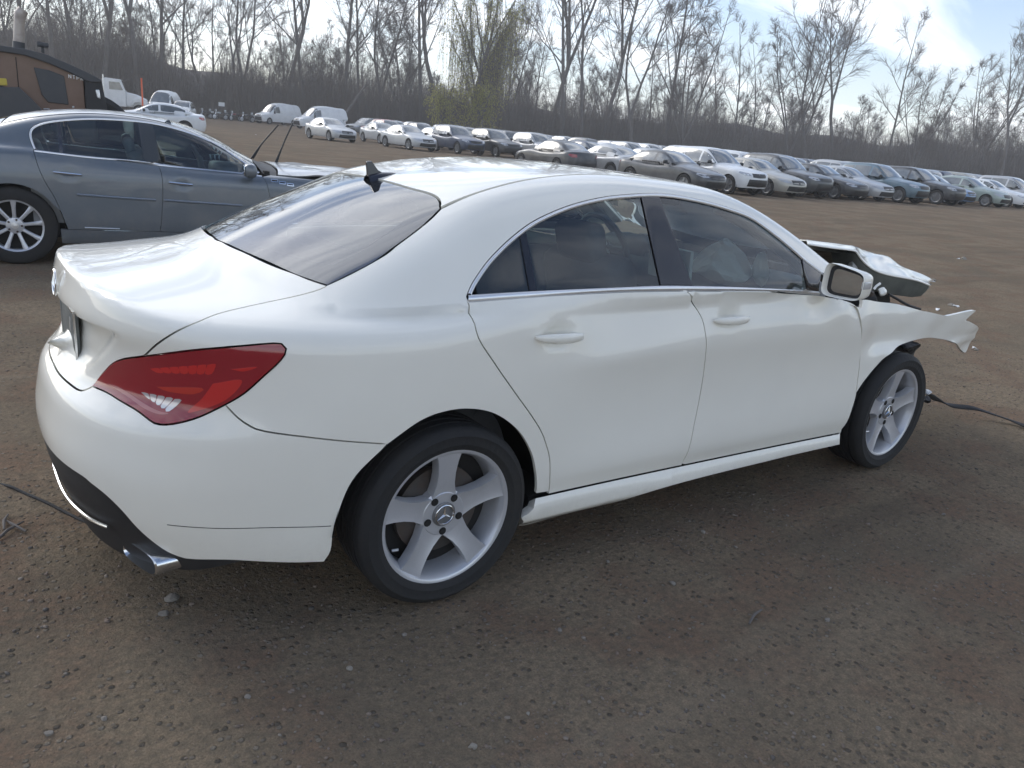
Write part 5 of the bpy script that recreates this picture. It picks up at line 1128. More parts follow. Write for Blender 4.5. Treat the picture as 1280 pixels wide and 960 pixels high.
row_car('sedan', 'silver', 18.6, 42.6, 'silver sedan at the left corner of the lot, outermost of its row', G2, .10)
row_car('sedan', 'silver', 21.2, 37.4, 'pale silver sedan beside the navy SUV', G2, .08)
row_car('suv', 'navy', 24.0, 36.6, 'navy SUV between the pale silver sedan and a black SUV', G2)
row_car('suv', 'black', 26.4, 36.2, 'black SUV squeezed between navy SUV and silver crossover', G2)
row_car('suv', 'silver', 28.9, 35.2, 'silver crossover with dark mirror beside the long navy wagon', G2)
row_car('hatch', 'navy', 31.4, 33.2, 'dark navy wagon whose hood shows over the white sedan roof', G2, .1)
row_car('sedan', 'white', 34.0, 34.0, 'white sedan behind the dark navy wagon', G2); row_car('sedan', 'silver', 23.0, 44.5, 'silver sedan behind the navy SUV', G2)
cols = ['white']*8+['silver']*7+['grey']*4+['black']*4+['darkgrey']*2+['navy', 'blue', 'beige', 'red', 'green']
kinds = ['sedan']*3+['suv']*8+['hatch']*2
lab = {'sedan': 'sedan', 'suv': 'SUV', 'hatch': 'hatchback'}
ROWW = ['second', 'third', 'fourth', 'fifth', 'sixth', 'seventh', 'eighth', 'ninth']
for ri, (yc, xs, xe, sp_, hd) in enumerate( ((26.6, 22.2, 64, 2.4, 1), (42.5, 39.5, 76, 2.5, -1), (48.8, 27.8, 84, 2.6, 1), (58.5, 29.5, 96, 2.7, -1), (64.5, 31.5, 104, 2.8, 1), (77.5, 37.5, 112, 3.0, -1), (84, 40.5, 120, 3.2, 1), (98, 47, 128, 3.6, -1))):
    x = xs
    while x < xe:
        k = rl.choice(kinds); c = rl.choice(cols)
        if ri == 0 and x < 29: k = 'sedan'; c = rl.choice(['white', 'silver', 'black'])
        if rl.random() > .05: place(k, c, x, yc+rl.uniform(-.5, .5), (H90 if hd < 0 else -H90)+rl.uniform(-.06, .06), f'{c} {lab[k]} in the {ROWW[ri]} row of the lot, behind the {landmark(u_of(x, yc))}', f'{c} {lab[k]}s in the back rows', lite=True)
        x += sp_*rl.uniform(.92, 1.12)
# vans and trucks at the far left edge
left = np.array([-CM[0][0], -CM[0][1]]); left /= np.linalg.norm(left)
def facing(u, k):      # heading: k=1 straight to the left of the view, 0 towards the camera
    d = bearing(u, 50)-CAM[:2]; d /= np.linalg.norm(d); lf = np.array([-d[1], d[0]]); h = lf*k-d*(1-abs(k)); return math.atan2(h[1], h[0])
p = bearing(399, 92); place('van', 'white', p[0], p[1], facing(399, .62), 'white high-roof cargo van parked at the woods edge', 'vans at the woods edge')
p = bearing(346, 104); place('van', 'white', p[0], p[1], facing(346, .55), 'white battered van with stripped lower body beside motorcycles', 'vans at the woods edge')
p = bearing(456, 84); place('suv', 'grey', p[0], p[1], facing(456, .45), 'dark two-tone SUV parked beside the white high-roof van', 'vehicles at the woods edge')
p = bearing(486, 74); place('suv', 'white', p[0], p[1], facing(486, .3), 'white SUV behind the outermost silver sedan', 'vehicles at the woods edge')
p = bearing(192, 45); place('sedan', 'white', p[0], p[1], facing(205, .97), 'white sedan parked broadside beyond the dark grey sedan', None)
p = bearing(205, 86); place('van', 'white', p[0], p[1], facing(205, .2), 'white van parked beside the white truck cab', 'vehicles at the woods edge')
p = bearing(228, 84); place('suv', 'white', p[0], p[1], facing(228, .15), 'white pickup-like SUV nosed towards the yard near the trucks', 'vehicles at the woods edge')
p = bearing(212, 92); place('suv', 'silver', p[0], p[1], facing(212, .2), 'silver SUV half hidden between the white van and white SUV', 'vehicles at the woods edge')
for k in PROTO.values():
    def rm(o):
        for c in list(o.children): rm(c)
        bpy.data.objects.remove(o)
    rm(k)
# ------------------------------------------------------------------ woods
M_BARK = mat('bark_grey', (.145, .128, .115), .95, noise=(3, .6, (.085, .075, .066)))
M_TWIG = mat('twig_brown', (.12, .092, .075), .95)
M_WILLOW = mat('willow_leaf', (.34, .32, .07), .8, noise=(2, .6, (.24, .20, .05)))
_n = M_WILLOW.node_tree.nodes; _l = M_WILLOW.node_tree.links; _t = _n.new('ShaderNodeBsdfTranslucent'); _t.inputs[0].default_value = (.52, .50, .10, 1); _m = _n.new('ShaderNodeMixShader'); _m.inputs[0].default_value = .5
_l.new(_n['Principled BSDF'].outputs[0], _m.inputs[1]); _l.new(_t.outputs[0], _m.inputs[2]); _l.new(_m.outputs[0], _n['Material Output'].inputs[0])
class Tubes:
    def __init__(s): s.V = []; s.F = []; s.n = 0
    def add(s, pts, rad, k):
        pts = np.asarray(pts); m = len(pts); t = np.gradient(pts, axis=0); t /= np.linalg.norm(t, axis=1)[:, None]
        a = np.cross(t, [.31, .77, .2]); a /= np.linalg.norm(a, axis=1)[:, None]; b = np.cross(t, a); th = np.arange(k)*2*math.pi/k
        ring = pts[:, None]+(a[:, None]*np.cos(th)[None, :, None]+b[:, None]*np.sin(th)[None, :, None])*np.asarray(rad)[:, None, None]
        s.V.append(ring.reshape(-1, 3)); i = np.arange(m-1)[:, None]*k; j = np.arange(k)[None, :]
        s.F.append((np.stack([i+j, i+(j+1) % k, i+k+(j+1) % k, i+k+j], -1)+s.n).reshape(-1, 4)); s.n += m*k
    def mesh(s, name): return raw_mesh(name, np.vstack(s.V), np.vstack(s.F), True)
def grow(r, p, d, L, m, bend, up):
    pts = [p]; d = d/np.linalg.norm(d); st = L/m
    for i in range(m):
        d = d+r.normal(0, bend, 3)+np.array([0, 0, up]); d /= np.linalg.norm(d); pts.append(pts[-1]+d*st)
    return np.array(pts)
def bare_tree(seed, H=22., forks=1, lean=(0, 0), spread=.55, r0=.26, first=.28, limbs=11, twig=.0165):
    r = np.random.default_rng(seed); tr = Tubes(); cr = Tubes(); stems = []
    base = grow(r, np.zeros(3), np.array([lean[0], lean[1], 1.]), H*(first if forks > 1 else 1), 10, .05, .03)
    if forks == 1: stems = [(base, r0)]; tr.add(base, np.linspace(r0, r0*.12, 11), 7)
    else:
        tr.add(base, np.linspace(r0, r0*.78, 11), 7)
        for k in range(forks):
            a = k*2*math.pi/forks+r.uniform(-.4, .4); q = grow(r, base[-1], np.array([math.cos(a)*spread*.5+lean[0], math.sin(a)*spread*.5+lean[1], 1.]), H*(1-first), 9, .06, .05); tr.add(q, np.linspace(r0*.66, r0*.09, 10), 6); stems.append((q, r0*.66))
    for q, rs in stems:
        n1 = limbs if forks == 1 else max(5, int(limbs*.7)); m = len(q)
        for i in range(n1):
            t = (first if forks == 1 else .12)+(1-(first if forks == 1 else .12))*(i+r.uniform(0, .9))/n1; f = min(t*(m-1), m-1.01); k = int(f); p = q[k]+(q[k+1]-q[k])*(f-k)
            a = r.uniform(0, 6.28); L = H*(.34-.22*t)*r.uniform(.7, 1.25); d = np.array([math.cos(a)*spread, math.sin(a)*spread, r.uniform(.5, 1.0)])
            lb = grow(r, p, d, L, 6, .10, .07); rl_ = max(.022, rs*(1-t)*.42+.02); tr.add(lb, np.linspace(rl_, twig*1.3, 7), 5)
            for j in range(9):
                t2 = r.uniform(.2, 1); f2 = min(t2*6, 5.99); k2 = int(f2); p2 = lb[k2]+(lb[k2+1]-lb[k2])*(f2-k2); d2 = (lb[k2+1]-lb[k2])/np.linalg.norm(lb[1]-lb[0])+r.normal(0, .55, 3); b2 = grow(r, p2, d2, L*(.5-.22*t2)*r.uniform(.7, 1.3), 4, .13, .05)
                cr.add(b2, np.linspace(twig*1.35, twig*.8, 5), 3)
                for _ in range(12):
                    f3 = r.uniform(.6, 3.99); k3 = int(f3); p3 = b2[k3]+(b2[k3+1]-b2[k3])*(f3-k3); cr.add(grow(r, p3, (b2[k3+1]-b2[k3])*1.5+r.normal(0, .25, 3), L*.24*r.uniform(.6, 1.4), 2, .15, .03), np.linspace(twig*.85, twig*.5, 3), 3)
    return tr.mesh('trunk'), cr.mesh('crown')
VAR = [bare_tree(1, 23, 1), bare_tree(2, 25, 3, first=.32), bare_tree(3, 21, 2, first=.2, spread=.6), bare_tree(4, 24, 1, lean=(.10, .02), r0=.22, limbs=9), bare_tree(5, 18, 4, first=.08, spread=.7, r0=.22), bare_tree(6, 22, 2, first=.45, spread=.45), bare_tree(7, 14, 1, limbs=14, spread=.8, r0=.16, first=.15)]
for a, b in VAR: a.materials.append(M_BARK); b.materials.append(M_TWIG)
def tree_dist(u): return float(np.interp(u, [-100, 0, 300, 640, 900, 1280, 1400], [92, 96, 112, 122, 132, 146, 150]))
def put_tree(v, u, hgt, label, group=None, dd=0., rz=None, tilt=(0, 0), name='bare_tree', r=random.Random(9)):
    p = bearing(u, tree_dist(u)+dd); t = empty(name, (p[0], p[1], 0), r.uniform(0, 6.28) if rz is None else rz); t.rotation_euler.x, t.rotation_euler.y = tilt; sc = hgt/22.; t.scale = (sc, sc, sc)
    link('trunk', VAR[v][0], None, t); link('crown', VAR[v][1], None, t); tag(t, label, 'tree', group); return t
GT = 'bare trees in the woods edge'
lbl = ['tall straight leafless tree standing in the woods edge', 'leafless tree with a three-way split trunk at the woods edge', 'leafless tree forked low into two stems at the woods edge', 'slender leaning leafless tree at the woods edge', 'many-stemmed leafless tree fanning from its foot', 'leafless tree with a high two-way fork at the woods edge', 'short bushy leafless tree in the woods edge']
big_trees = [(1, 128, 25), (0, 40, 22), (6, 12, 17), (3, 68, 24), (5, 172, 24), (0, 205, 26), (3, 228, 22), (6, 250, 12), (2, 312, 25), (5, 356, 27), (0, 378, 26), (0, 430, 29), (3, 448, 26), (2, 480, 27), (4, 500, 24), (0, 525, 28), (5, 548, 28), (4, 632, 24), (1, 684, 34), (0, 702, 30), (3, 726, 30), (5, 752, 31), (2, 790, 29), (0, 828, 30), (4, 852, 27), (6, 880, 17), (3, 918, 19), (4, 985, 25), (2, 1008, 27), (6, 1062, 18), (5, 1040, 24), (3, 1106, 22), (4, 1140, 19), (6, 1168, 16), (4, 1215, 23), (5, 1252, 21), (6, 1275, 17), (0, 95, 20), (6, 150, 15), (6, 335, 15), (6, 405, 16), (6, 655, 16), (6, 765, 18), (6, 950, 13), (3, 940, 16)]
rt = random.Random(4)
for v, u, h_ in big_trees: put_tree(v, u, h_, lbl[v].replace(' at the woods edge', '').replace(' in the woods edge', '').replace(' standing', '')+', rising behind the '+landmark(u), GT, dd=rt.uniform(-4, 6), tilt=(rt.uniform(-.06, .06), rt.uniform(-.06, .06)))
for i in range(105):
    u = -40+i*13.2+rt.uniform(-8, 8); v = rt.choice([0, 2, 3, 4, 5, 6, 6]); right = max(0, (u-880)/400); put_tree(v, u, rt.uniform(11, 19)*(1-.30*min(1, right)), 'thin leafless tree deeper in the woods behind the '+landmark(u), 'thin trees deeper in the woods', dd=rt.uniform(10, 34), tilt=(rt.uniform(-.08, .08), rt.uniform(-.08, .08)))
# willow with last yellow-green leaves
def willow(u, dist, H, seed, label, name, R=3.4, strands=520, low=.05):
    r = np.random.default_rng(seed); tr = Tubes(); st = grow(r, np.zeros(3), np.array([0, 0, 1.]), H*.5, 6, .06, .03); tr.add(st, np.linspace(.34, .2, 7), 7); LV = []; ends = []
    for k in range(14):
        a = r.uniform(0, 6.28); q = grow(r, st[r.integers(2, 7)], np.array([math.cos(a)*.45, math.sin(a)*.45, 1.]), H*r.uniform(.35, .55), 6, .1, .05); tr.add(q, np.linspace(.12, .02, 7), 5); ends.append(q)
    cr = Tubes(); quads = []
    for k in range(strands):
        q = ends[r.integers(0, 14)]; f = r.uniform(1.5, 5.99); i = int(f); p = q[i]+(q[i+1]-q[i])*(f-i); a = r.uniform(0, 6.28); o = np.array([math.cos(a), math.sin(a), .6])*r.uniform(.2, 1.2)*R*.35; L = r.uniform(.15, .45)*H; m = 7
        t = np.linspace(0, 1, m)[:, None]; s_ = p+o*np.sqrt(t)+np.array([0, 0, -1.])*L*t**1.6+r.normal(0, .05, (m, 3)); s_[:, 2] = np.maximum(s_[:, 2], low*H); cr.add(s_, np.full(m, .012), 3)
        n_ = 16; f_ = r.uniform(0, m-1.01, n_); i_ = f_.astype(int); c = s_[i_]+(s_[i_+1]-s_[i_])*(f_-i_)[:, None]+r.normal(0, .06, (n_, 3)); d = r.normal(0, 1, (n_, 3))*[1, 1, .6]+[0, 0, -1.2]; d /= np.linalg.norm(d, axis=1)[:, None]; e = np.cross(d, r.normal(0, 1, (n_, 3))); e /= np.linalg.norm(e, axis=1)[:, None]; ln = r.uniform(.14, .30, n_)[:, None]
        quads.append(np.stack([c-e*.03, c+d*ln*.5-e*.045, c+d*ln, c+d*ln*.5+e*.045], 1))
    p = bearing(u, dist); t = empty(name, (p[0], p[1], 0)); o1 = link('trunk', tr.mesh('trunk'), M_BARK, t); link('branches', cr.mesh('branches'), M_TWIG, t); Q = np.concatenate(quads).reshape(-1, 3); link('crown', raw_mesh('leaves', Q, np.arange(len(Q)).reshape(-1, 4)), M_WILLOW, t)
    tag(t, label, 'tree'); return t
willow(583, 104, 24, 3, 'tall willow still hung with yellow-green leaves at the lot edge', 'willow_tree', strands=1100)
willow(600, 101, 8.5, 4, 'low yellow-green willow bush growing at the foot of the tall willow', 'willow_bush', R=5, strands=300, low=.02); willow(553, 101, 8, 6, 'low yellow-green bush left of the tall willow trunk', 'willow_bush', R=4, strands=240, low=.02)
# undergrowth: uncountable stems and twigs, and the low rise behind it
def thicket(name, n_, u0, u1, dd0, dd1, h0, h1, wd, seed, m, twigs=3):
    r = np.random.default_rng(seed); u = r.uniform(u0, u1, n_); P = np.array([bearing(a, tree_dist(a)+r.uniform(dd0, dd1)) for a in u]); clump = .65+.7*(fbm(u*.028, u*0+.5, 3, 90)+.35); h = r.uniform(h0, h1, n_)*clump*np.interp(u, [0, 880, 1000, 1280], [1, 1, 1.08, 1.12])
    d = np.c_[r.normal(0, .16, (n_, 2)), np.ones(n_)]; d /= np.linalg.norm(d, axis=1)[:, None]; b = np.c_[P, np.zeros(n_)]; sd = np.cross(d, r.normal(0, 1, (n_, 3))); sd /= np.linalg.norm(sd, axis=1)[:, None]; wv = r.uniform(.5, 1, n_)[:, None]*wd
    mid = b+d*h[:, None]*.55+r.normal(0, .12, (n_, 3)); tip = mid+(d+r.normal(0, .15, (n_, 3)))*h[:, None]*.45
    Q = [np.stack([b-sd*wv, b+sd*wv, mid+sd*wv*.7, mid-sd*wv*.7], 1), np.stack([mid-sd*wv*.7, mid+sd*wv*.7, tip+sd*wv*.25, tip-sd*wv*.25], 1)]
    for k in range(twigs):
        f = r.uniform(.15, .95, n_)[:, None]; p = b+(tip-b)*f; e = r.normal(0, 1, (n_, 3))*[1, 1, .5]+[0, 0, .8]; e /= np.linalg.norm(e, axis=1)[:, None]; L_ = h[:, None]*r.uniform(.12, .34, n_)[:, None]; s2 = np.cross(e, r.normal(0, 1, (n_, 3))); s2 /= np.linalg.norm(s2, axis=1)[:, None]; Q.append(np.stack([p-s2*wv*.45, p+s2*wv*.45, p+e*L_+s2*wv*.2, p+e*L_-s2*wv*.2], 1))
    Q = np.concatenate(Q).reshape(-1, 3); o = link(name, raw_mesh(name, Q, np.arange(len(Q)).reshape(-1, 4)), m); return o
o = thicket('undergrowth', 24000, -80, 1400, -3, 14, 3.0, 8.5, .034, 1, mat('thicket_brown', (.125, .10, .082), .95, noise=(.12, .8, (.085, .066, .053)))); tag(o, 'dense brown leafless brush along the foot of the woods', 'brush', kind='stuff')
o = thicket('far_woods', 16000, -80, 1400, 14, 40, 4.5, 11., .042, 2, mat('thicket_grey', (.13, .11, .098), .95), 5); tag(o, 'far grey mass of bare woods behind the brush', 'woods', kind='stuff')
rows = []
us = np.linspace(-260, 1540, 110); crest = np.interp(us, [-260, 100, 190, 260, 330, 500, 900, 1540], [8, 8, 8.5, 6.4, 5.4, 5.6, 6.4, 6.6])+.5*np.sin(us*.05)+.4*np.sin(us*.021+1)
for u, c in zip(us, crest):
    d0 = tree_dist(u)+14; rows.append([(*bearing(u, d0+k*14), z) for k, z in ((0, -.5), (.8, c*.75), (1.6, c), (3, c*1.05), (9, c*.9), (20, -.5))])
o = MB().grid(np.array(rows)).build('hill', mat('brush_hill', (.14, .12, .105), 1., noise=(.5, .8, (.09, .075, .065)), bump=(1.5, 1.)), None); tag(o, kind='structure')
# ------------------------------------------------------------------ machines, bikes, bird and small things
M_COPPER = mat('loader_brown', (.175, .105, .072), .5, noise=(3, .6, (.14, .085, .055)), coat=.2); M_LDARK = mat('loader_dark', (.05, .052, .058), .5, noise=(4, .5, (.09, .088, .085))); M_YELLOW = mat('loader_yellow', (.55, .42, .06), .5)
LD = 15.0
def lat(u, dist, z): 
    p = bearing(u, dist); return np.array([p[0], p[1], z])
c0 = bearing(60, LD); dv = (c0-CAM[:2])/np.linalg.norm(c0-CAM[:2]); rt_ = np.array([dv[1], -dv[0]])
L_ang = math.atan2(rt_[1], rt_[0]); ld = empty('wheel_loader', (c0[0], c0[1], 0), L_ang); tag(ld, 'brown and dark grey wheel loader with exhaust stack behind the dark grey sedan', 'loader')
def LP(u, v, y=0.):                                           # pixel -> loader frame: x right along its flank, z up (flank plane at the loader's distance)
    d = np.array([(u-640)/FPX, (v-480)/FPX, 1.])@CM; t = ((c0-CAM[:2])@dv)/(d[:2]@dv); P = CAM+d*t; return np.array([(P[:2]-c0)@rt_, y, P[2]])
def slab(name, px, y0, y1, m, parent=ld):
    a = [LP(u, v) for u, v in px]; k = len(a); V = [(p[0], y0, p[2]) for p in a]+[(p[0], y1, p[2]) for p in a]
    o = MB().add(V, [tuple(range(k))[::-1], tuple(range(k, 2*k))]+[(i, (i+1) % k, k+(i+1) % k, k+i) for i in range(k)]).build(name, m, parent, auto=30, bevel=.012); return o
body = slab('engine_hood', [(-120, 150), (-120, 70), (-40, 60), (0, 62), (30, 66), (60, 76), (85, 87), (104, 98), (108, 150)], .0, 1.7, M_COPPER)
roofc = slab('hood_top', [(-120, 68), (-120, 54), (-40, 54), (0, 57), (30, 61), (60, 69), (90, 82), (116, 94), (128, 101), (124, 103), (112, 103), (85, 90), (60, 79), (30, 69), (0, 64.5), (-40, 62)], -.06, 1.76, M_LDARK)
slab('side_grille', [(42, 84), (62, 88), (80, 95), (86, 131), (60, 128), (52, 118)], -.025, .04, M_LDARK, body); slab('panel_seam', [(19, 71), (20.2, 71.3), (24, 110), (22.8, 110)], -.006, .02, M_UNDER, body)
slab('rear_grille', [(105, 92), (114, 97), (127, 101), (134, 137), (134, 150), (108, 150)], -.04, 1.74, M_BLACKP)
slab('grey_patch', [(119, 112), (124, 112), (126, 124), (121, 122)], -.05, .0, M_SATIN); slab('yellow_panel', [(-20, 97), (8, 98), (9.5, 107), (-20, 106)], -.02, .03, M_YELLOW, body)
slab('fender', [(-60, 150), (-60, 112), (-10, 109), (24, 109), (38, 122), (54, 138), (58, 150)], -.35, .1, M_LDARK)
for u0, u1, v0, v1 in ((90, 93, 132.5, 135), (54, 62, 135.5, 137)): slab('latch', [(u0, v0), (u1, v0), (u1, v1), (u0, v1)], -.03, .01, M_SATIN, body)
def stick(u, v0, v1, r_, m, name, y=.6, parent=ld): return MB().tube([LP(u, v0, y), LP(u, v1, y)], r_, 14).build(name, m, parent)
stk = MB().tube([LP(22, 64, .6), LP(22, 50, .6)], .085, 16).build('exhaust_base', M_LDARK, ld); MB().tube([LP(22, 51, .6), LP(23, 22, .6), LP(24, 14, .6), LP(28, 8, .6)], [.078, .078, .085, .075], 16).build('exhaust_stack', mat('exhaust_steel', (.42, .37, .33), .45, metal=.6, noise=(5, .6, (.2, .16, .13))), ld)
slab('beacon_box', [(46, 50), (61, 53), (61, 58), (46, 56)], .3, .7, M_LDARK); slab('beacon_post', [(51, 56), (55, 57), (56, 66), (51, 64)], .42, .55, M_LDARK)
for x in (-1.5,): 
    w_ = empty('wheel', (LP(0, 0)[0]-.3, .15, .78)); w_.parent = ld; MB().lathe([(.38, -.28), (.42, -.30), (.70, -.28), (.78, -.2), (.78, .2), (.70, .28), (.38, .25)], 36).build('tyre', M_RUBBER, w_, auto=40); MB().lathe([(.40, -.26), (.32, -.2), (0, -.18)], 24).build('rim', M_YELLOW, w_)
    w_ = empty('wheel', (LP(0, 0)[0]+1.1, 1.5, .78)); w_.parent = ld; MB().lathe([(.38, -.28), (.42, -.30), (.70, -.28), (.78, -.2), (.78, .2), (.70, .28), (.38, .25)], 36).build('tyre', M_RUBBER, w_, auto=40)
MB().box((-.2, .85, .7), (2.4, .9, .5)).build('chassis', M_LDARK, ld, smooth=False)
# lettering on the loader flank: block strokes too small to read, copied as they show
tx = MB(); q0 = LP(86, 97.5); strokes = {'N': [(0, 0, 0, 1), (0, 1, .6, 0), (.6, 0, .6, 1)], 'T': [(.3, 0, .3, 1), (0, 1, .6, 1)], 'P': [(0, 0, 0, 1), (0, 1, .6, 1), (.6, 1, .6, .5), (.6, .5, 0, .5)], 'R': [(0, 0, 0, 1), (0, 1, .6, 1), (.6, 1, .6, .5), (.6, .5, 0, .5), (.2, .5, .6, 0)]}
for i, ch in enumerate('NTPR'):
    for a, b, c, d in strokes[ch]:
        s_ = .052; ox = q0[0]+i*.056; tx.tube([(ox+a*s_, -.008, q0[2]+b*s_-i*.006), (ox+c*s_, -.008, q0[2]+d*s_-i*.006)], .005, 4)
tx.build('lettering', M_SATIN, body)
# white truck tractor
M_TRUCK = MATS['far_white']; p = bearing(150, 84); tk = empty('truck', (p[0], p[1], 0), facing(152, -.93)); tag(tk, 'white truck cab with long sloping hood facing the woods', 'truck')
def prism(name, prof, y0, y1, m, parent, bev=.05):
    k = len(prof); V = [(x, y0, z) for x, z in prof]+[(x, y1, z) for x, z in prof]; return MB().add(V, [tuple(range(k))[::-1], tuple(range(k, 2*k))]+[(i, (i+1) % k, k+(i+1) % k, k+i) for i in range(k)]).build(name, m, parent, auto=30, bevel=bev)
cab = prism('cab', [(-1.3, .7), (-1.3, 2.95), (-1.0, 3.05), (.2, 3.0), (.55, 2.05), (.55, .7)], -1.05, 1.05, M_TRUCK, tk); hd = prism('hood', [(.5, .7), (.5, 2.0), (1.4, 1.85), (2.25, 1.5), (2.35, .7)], -.9, .9, M_TRUCK, tk, .12)
for sy in (-1, 1): prism('side_window', [(-.75, 2.1), (-.75, 2.75), (.1, 2.75), (.36, 2.1)], sy*1.055-.01, sy*1.055+.01, M_AUTOGLASS, cab, 0); prism('fender', [(1.0, .9), (1.1, 1.35), (1.6, 1.55), (2.1, 1.35), (2.3, .8), (2.1, .8), (1.95, 1.1), (1.6, 1.2), (1.25, 1.1), (1.15, .9)], sy*1.0-.15, sy*1.0+.15, M_TRUCK, hd, .03)
prism('windshield', [(.235, 2.92), (.255, 2.93), (.575, 2.1), (.555, 2.09)], -.9, .9, M_AUTOGLASS, cab, 0); prism('frame', [(-4.5, .7), (-4.5, 1.0), (2.2, 1.0), (2.2, .7)], -.45, .45, M_UNDER, tk)
box = prism('flat_bed', [(-4.6, 1.05), (-4.6, 1.25), (-1.4, 1.25), (-1.4, 1.05)], -1.1, 1.1, M_TRUCK, tk)
for x in (1.6, -3.4):
    for sy in (-1, 1):
        w_ = empty('wheel', (x, sy*.95, .5)); w_.parent = tk; MB().lathe([(.3, -.13), (.45, -.14), (.5, -.1), (.5, .1), (.45, .14), (.3, .13)], 24).build('tyre', M_RUBBER, w_, auto=40); MB().lathe([(.31, -.12), (.25, 0), (0, -.02)], 20).build('rim', M_TRUCK, w_)
MB().tube([(-1.2, -1.0, .9), (-1.2, -1.0, 3.3)], .06, 8).build('exhaust_stack', M_CHROME, tk)
p = bearing(178, 78); o = MB().tube([(p[0], p[1], 0), (p[0], p[1], 3.2)], .07, 8).build('marker_pole', mat('orange_paint', (.75, .13, .04), .6)); tag(o, 'orange marker pole standing among the white trucks', 'pole')
# motorcycles
def bike(p, ang, colour, label):
    t = empty('motorcycle', (p[0], p[1], 0), ang); tag(t, label, 'motorcycle', 'motorcycles in a row at the woods edge')
    for x in (-.7, .75): 
        w_ = empty('wheel', (x, 0, .31)); w_.parent = t; MB().lathe([(.24, -.05), (.30, -.06), (.31, 0), (.30, .06), (.24, .05)], 20).build('tyre', M_RUBBER, w_); MB().lathe([(.24, -.03), (.04, -.05), (.04, .05), (.24, .03)], 16, closed=True).build('rim', M_ALLOY, w_)
    MB().tube([(.75, 0, .31), (.48, 0, .95)], .04, 6).build('fork', M_CHROME, t); MB().tube([(.42, -.38, 1.02), (.48, 0, .98), (.42, .38, 1.02)], .018, 6).build('handlebar', M_BLACKP, t)
    MB().box((.05, 0, .42), (.55, .34, .36), bev=.06).build('engine', M_DARKMETAL, t); MB().box((.18, 0, .76), (.5, .28, .2), bev=.08).build('fuel_tank', MATS['far_'+colour], t, auto=60); MB().box((-.38, 0, .74), (.62, .28, .12), bev=.05).build('saddle', M_BLACKP, t, auto=60)
    MB().box((.56, 0, .98), (.12, .3, .3), bev=.05).build('windscreen', M_LAMPW, t); MB().tube([(.1, -.2, .3), (-.8, -.22, .33)], .05, 8).build('exhaust', M_CHROME, t); MB().box((-.75, 0, .66), (.34, .2, .06), bev=.02).build('rear_mudguard', MATS['far_'+colour], t)
for i, (u, d, c) in enumerate(((257, 104, 'black'), (266, 105, 'white'), (275, 104, 'silver'), (285, 105, 'black'), (294, 104, 'red'), (309, 104, 'black'), (318, 105, 'silver'))):
    bike(bearing(u, d), facing(u, .5)+.25*math.sin(i*2.3), c, f'{c} motorcycle in the row by the battered van')
o = MB().box((0, 0, 0), (.7, .03, .45)).build('white_board', M_TRUCK); pb = bearing(277, 107); o.location = (pb[0], pb[1], 1.75); o.rotation_euler = (0, 0, L_ang); MB().tube([(0, .05, .2), (0, .05, -1.75)], .03, 6).build('post', M_BARK, o); tag(o, 'small white board on a post behind the motorcycles', 'sign')
# a leaning dead trunk beside the rows
a, b_ = bearing(420, 108), bearing(457, 110); o = MB().tube([(a[0], a[1], .3), (.5*(a[0]+b_[0]), .5*(a[1]+b_[1]), 3.1), (b_[0], b_[1], 6.0)], [.2, .16, .10], 8).build('fallen_trunk', M_BARK); tag(o, 'bare dead trunk leaning low against the woods', 'log')
# bird
bd = bearing(1259, 70); zb_ = 1.53+(106.9+.0932*1259-87)*70/FPX; t = empty('bird', (bd[0], bd[1], zb_), L_ang+.5); tag(t, 'small dark bird flying above the bare trees', 'bird')
V = []; Fc = []; ns = 9
for i, (x, r_) in enumerate(((-.24, .01), (-.15, .028), (-.05, .05), (.05, .052), (.13, .036), (.17, .034), (.20, .026), (.25, .004))):
    for j in range(ns): q = 2*math.pi*j/ns; V.append((x, r_*math.cos(q), r_*math.sin(q)*.9))
    if i: Fc += [((i-1)*ns+j, (i-1)*ns+(j+1) % ns, i*ns+(j+1) % ns, i*ns+j) for j in range(ns)]
k = len(V)
for sy in (-1, 1):
    o_ = len(V); V += [(.10, sy*.03, .02), (-.06, sy*.03, .02), (.13, sy*.25, .12), (-.05, sy*.25, .12), (.02, sy*.50, .05), (-.08, sy*.48, .05), (.10, sy*.03, .008), (-.06, sy*.03, .012), (.13, sy*.25, .108), (-.05, sy*.25, .115), (.02, sy*.50, .046), (-.08, sy*.48, .046)]
    Fc += [(o_, o_+1, o_+3, o_+2), (o_+2, o_+3, o_+5, o_+4), (o_+6, o_+8, o_+9, o_+7), (o_+8, o_+10, o_+11, o_+9), (o_, o_+2, o_+8, o_+6), (o_+2, o_+4, o_+10, o_+8), (o_+1, o_+7, o_+9, o_+3), (o_+3, o_+9, o_+11, o_+5), (o_+4, o_+5, o_+11, o_+10)]
MB().add(V, Fc).build('body', mat('feather_dark', (.06, .062, .07), .8), t)
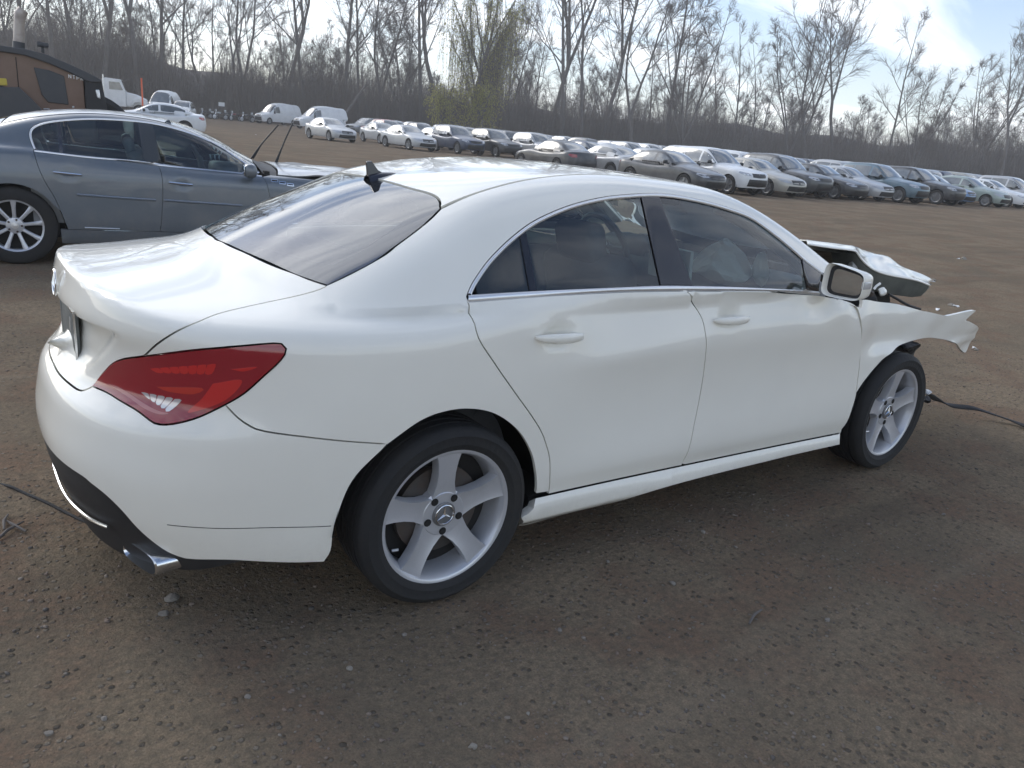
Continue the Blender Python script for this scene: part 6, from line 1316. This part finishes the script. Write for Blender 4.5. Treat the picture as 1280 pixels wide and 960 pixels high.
# scraps on the dirt
rs = random.Random(21)
for u, v, s in ((1198, 322, .10), (1165, 351, .09), (1192, 379, .09), (1196, 381.5, .07), (1172, 386, .07), (1218, 434, .06), (590, 0, 0), (940, 266, .12), (320, 168, .14)):
    if not s: continue
    p = pxy(u, v, 2, .015); k = rs.randint(4, 6); V = []; 
    for zt in (.004, .012): V += [(s*.5*math.cos(i*6.283/k)*rs.uniform(.6, 1.2), s*.3*math.sin(i*6.283/k)*rs.uniform(.6, 1.2), zt+.01*math.sin(i*2)) for i in range(k)]
    o = MB().add(V, [tuple(range(k))[::-1], tuple(range(k, 2*k))]+[(i, (i+1) % k, k+(i+1) % k, k+i) for i in range(k)]).build('broken_plastic', M_TRUCK, None, smooth=False); o.location = (p[0], p[1], ground_h(np.array([p[0]]), np.array([p[1]]))[0]); o.rotation_euler = (0, 0, rs.uniform(0, 6)); tag(o, 'white broken plastic scrap lying on the dirt', 'debris', 'white plastic scraps')
for u, v, L_, a in ((945, 768, .12, .3), (12, 668, .16, .9), (20, 660, .13, 2.0), (8, 655, .12, 1.4)):
    p = pxy(u, v, 2, .012); o = MB().tube([(-L_/2, 0, .006), (0, .006, .012), (L_/2, 0, .006)], [.004, .006, .003], 6).build('twig', M_BARK); o.location = (p[0], p[1], ground_h(np.array([p[0]]), np.array([p[1]]))[0]+.003); o.rotation_euler = (0, 0, a); tag(o, 'short dry twig lying on the dirt', 'twig', 'dry twigs on the dirt')
# ------------------------------------------------------------------ thin autumn haze
hzb = MB().box((60, 75, 21), (620, 620, 44)).build('haze', None, None, smooth=False); tag(hzb, kind='stuff', label='thin pale autumn haze over the whole yard', cat='haze')
hm = bpy.data.materials.new('haze'); hm.use_nodes = True; hn = hm.node_tree.nodes; hn.remove(hn['Principled BSDF']); pv = hn.new('ShaderNodeVolumePrincipled'); pv.inputs['Color'].default_value = (.97, .985, 1, 1); pv.inputs['Density'].default_value = .0011; pv.inputs['Anisotropy'].default_value = .3
hm.node_tree.links.new(pv.outputs[0], hn['Material Output'].inputs['Volume']); hzb.data.materials.clear(); hzb.data.materials.append(hm); scene.cycles.volume_bounces = 2
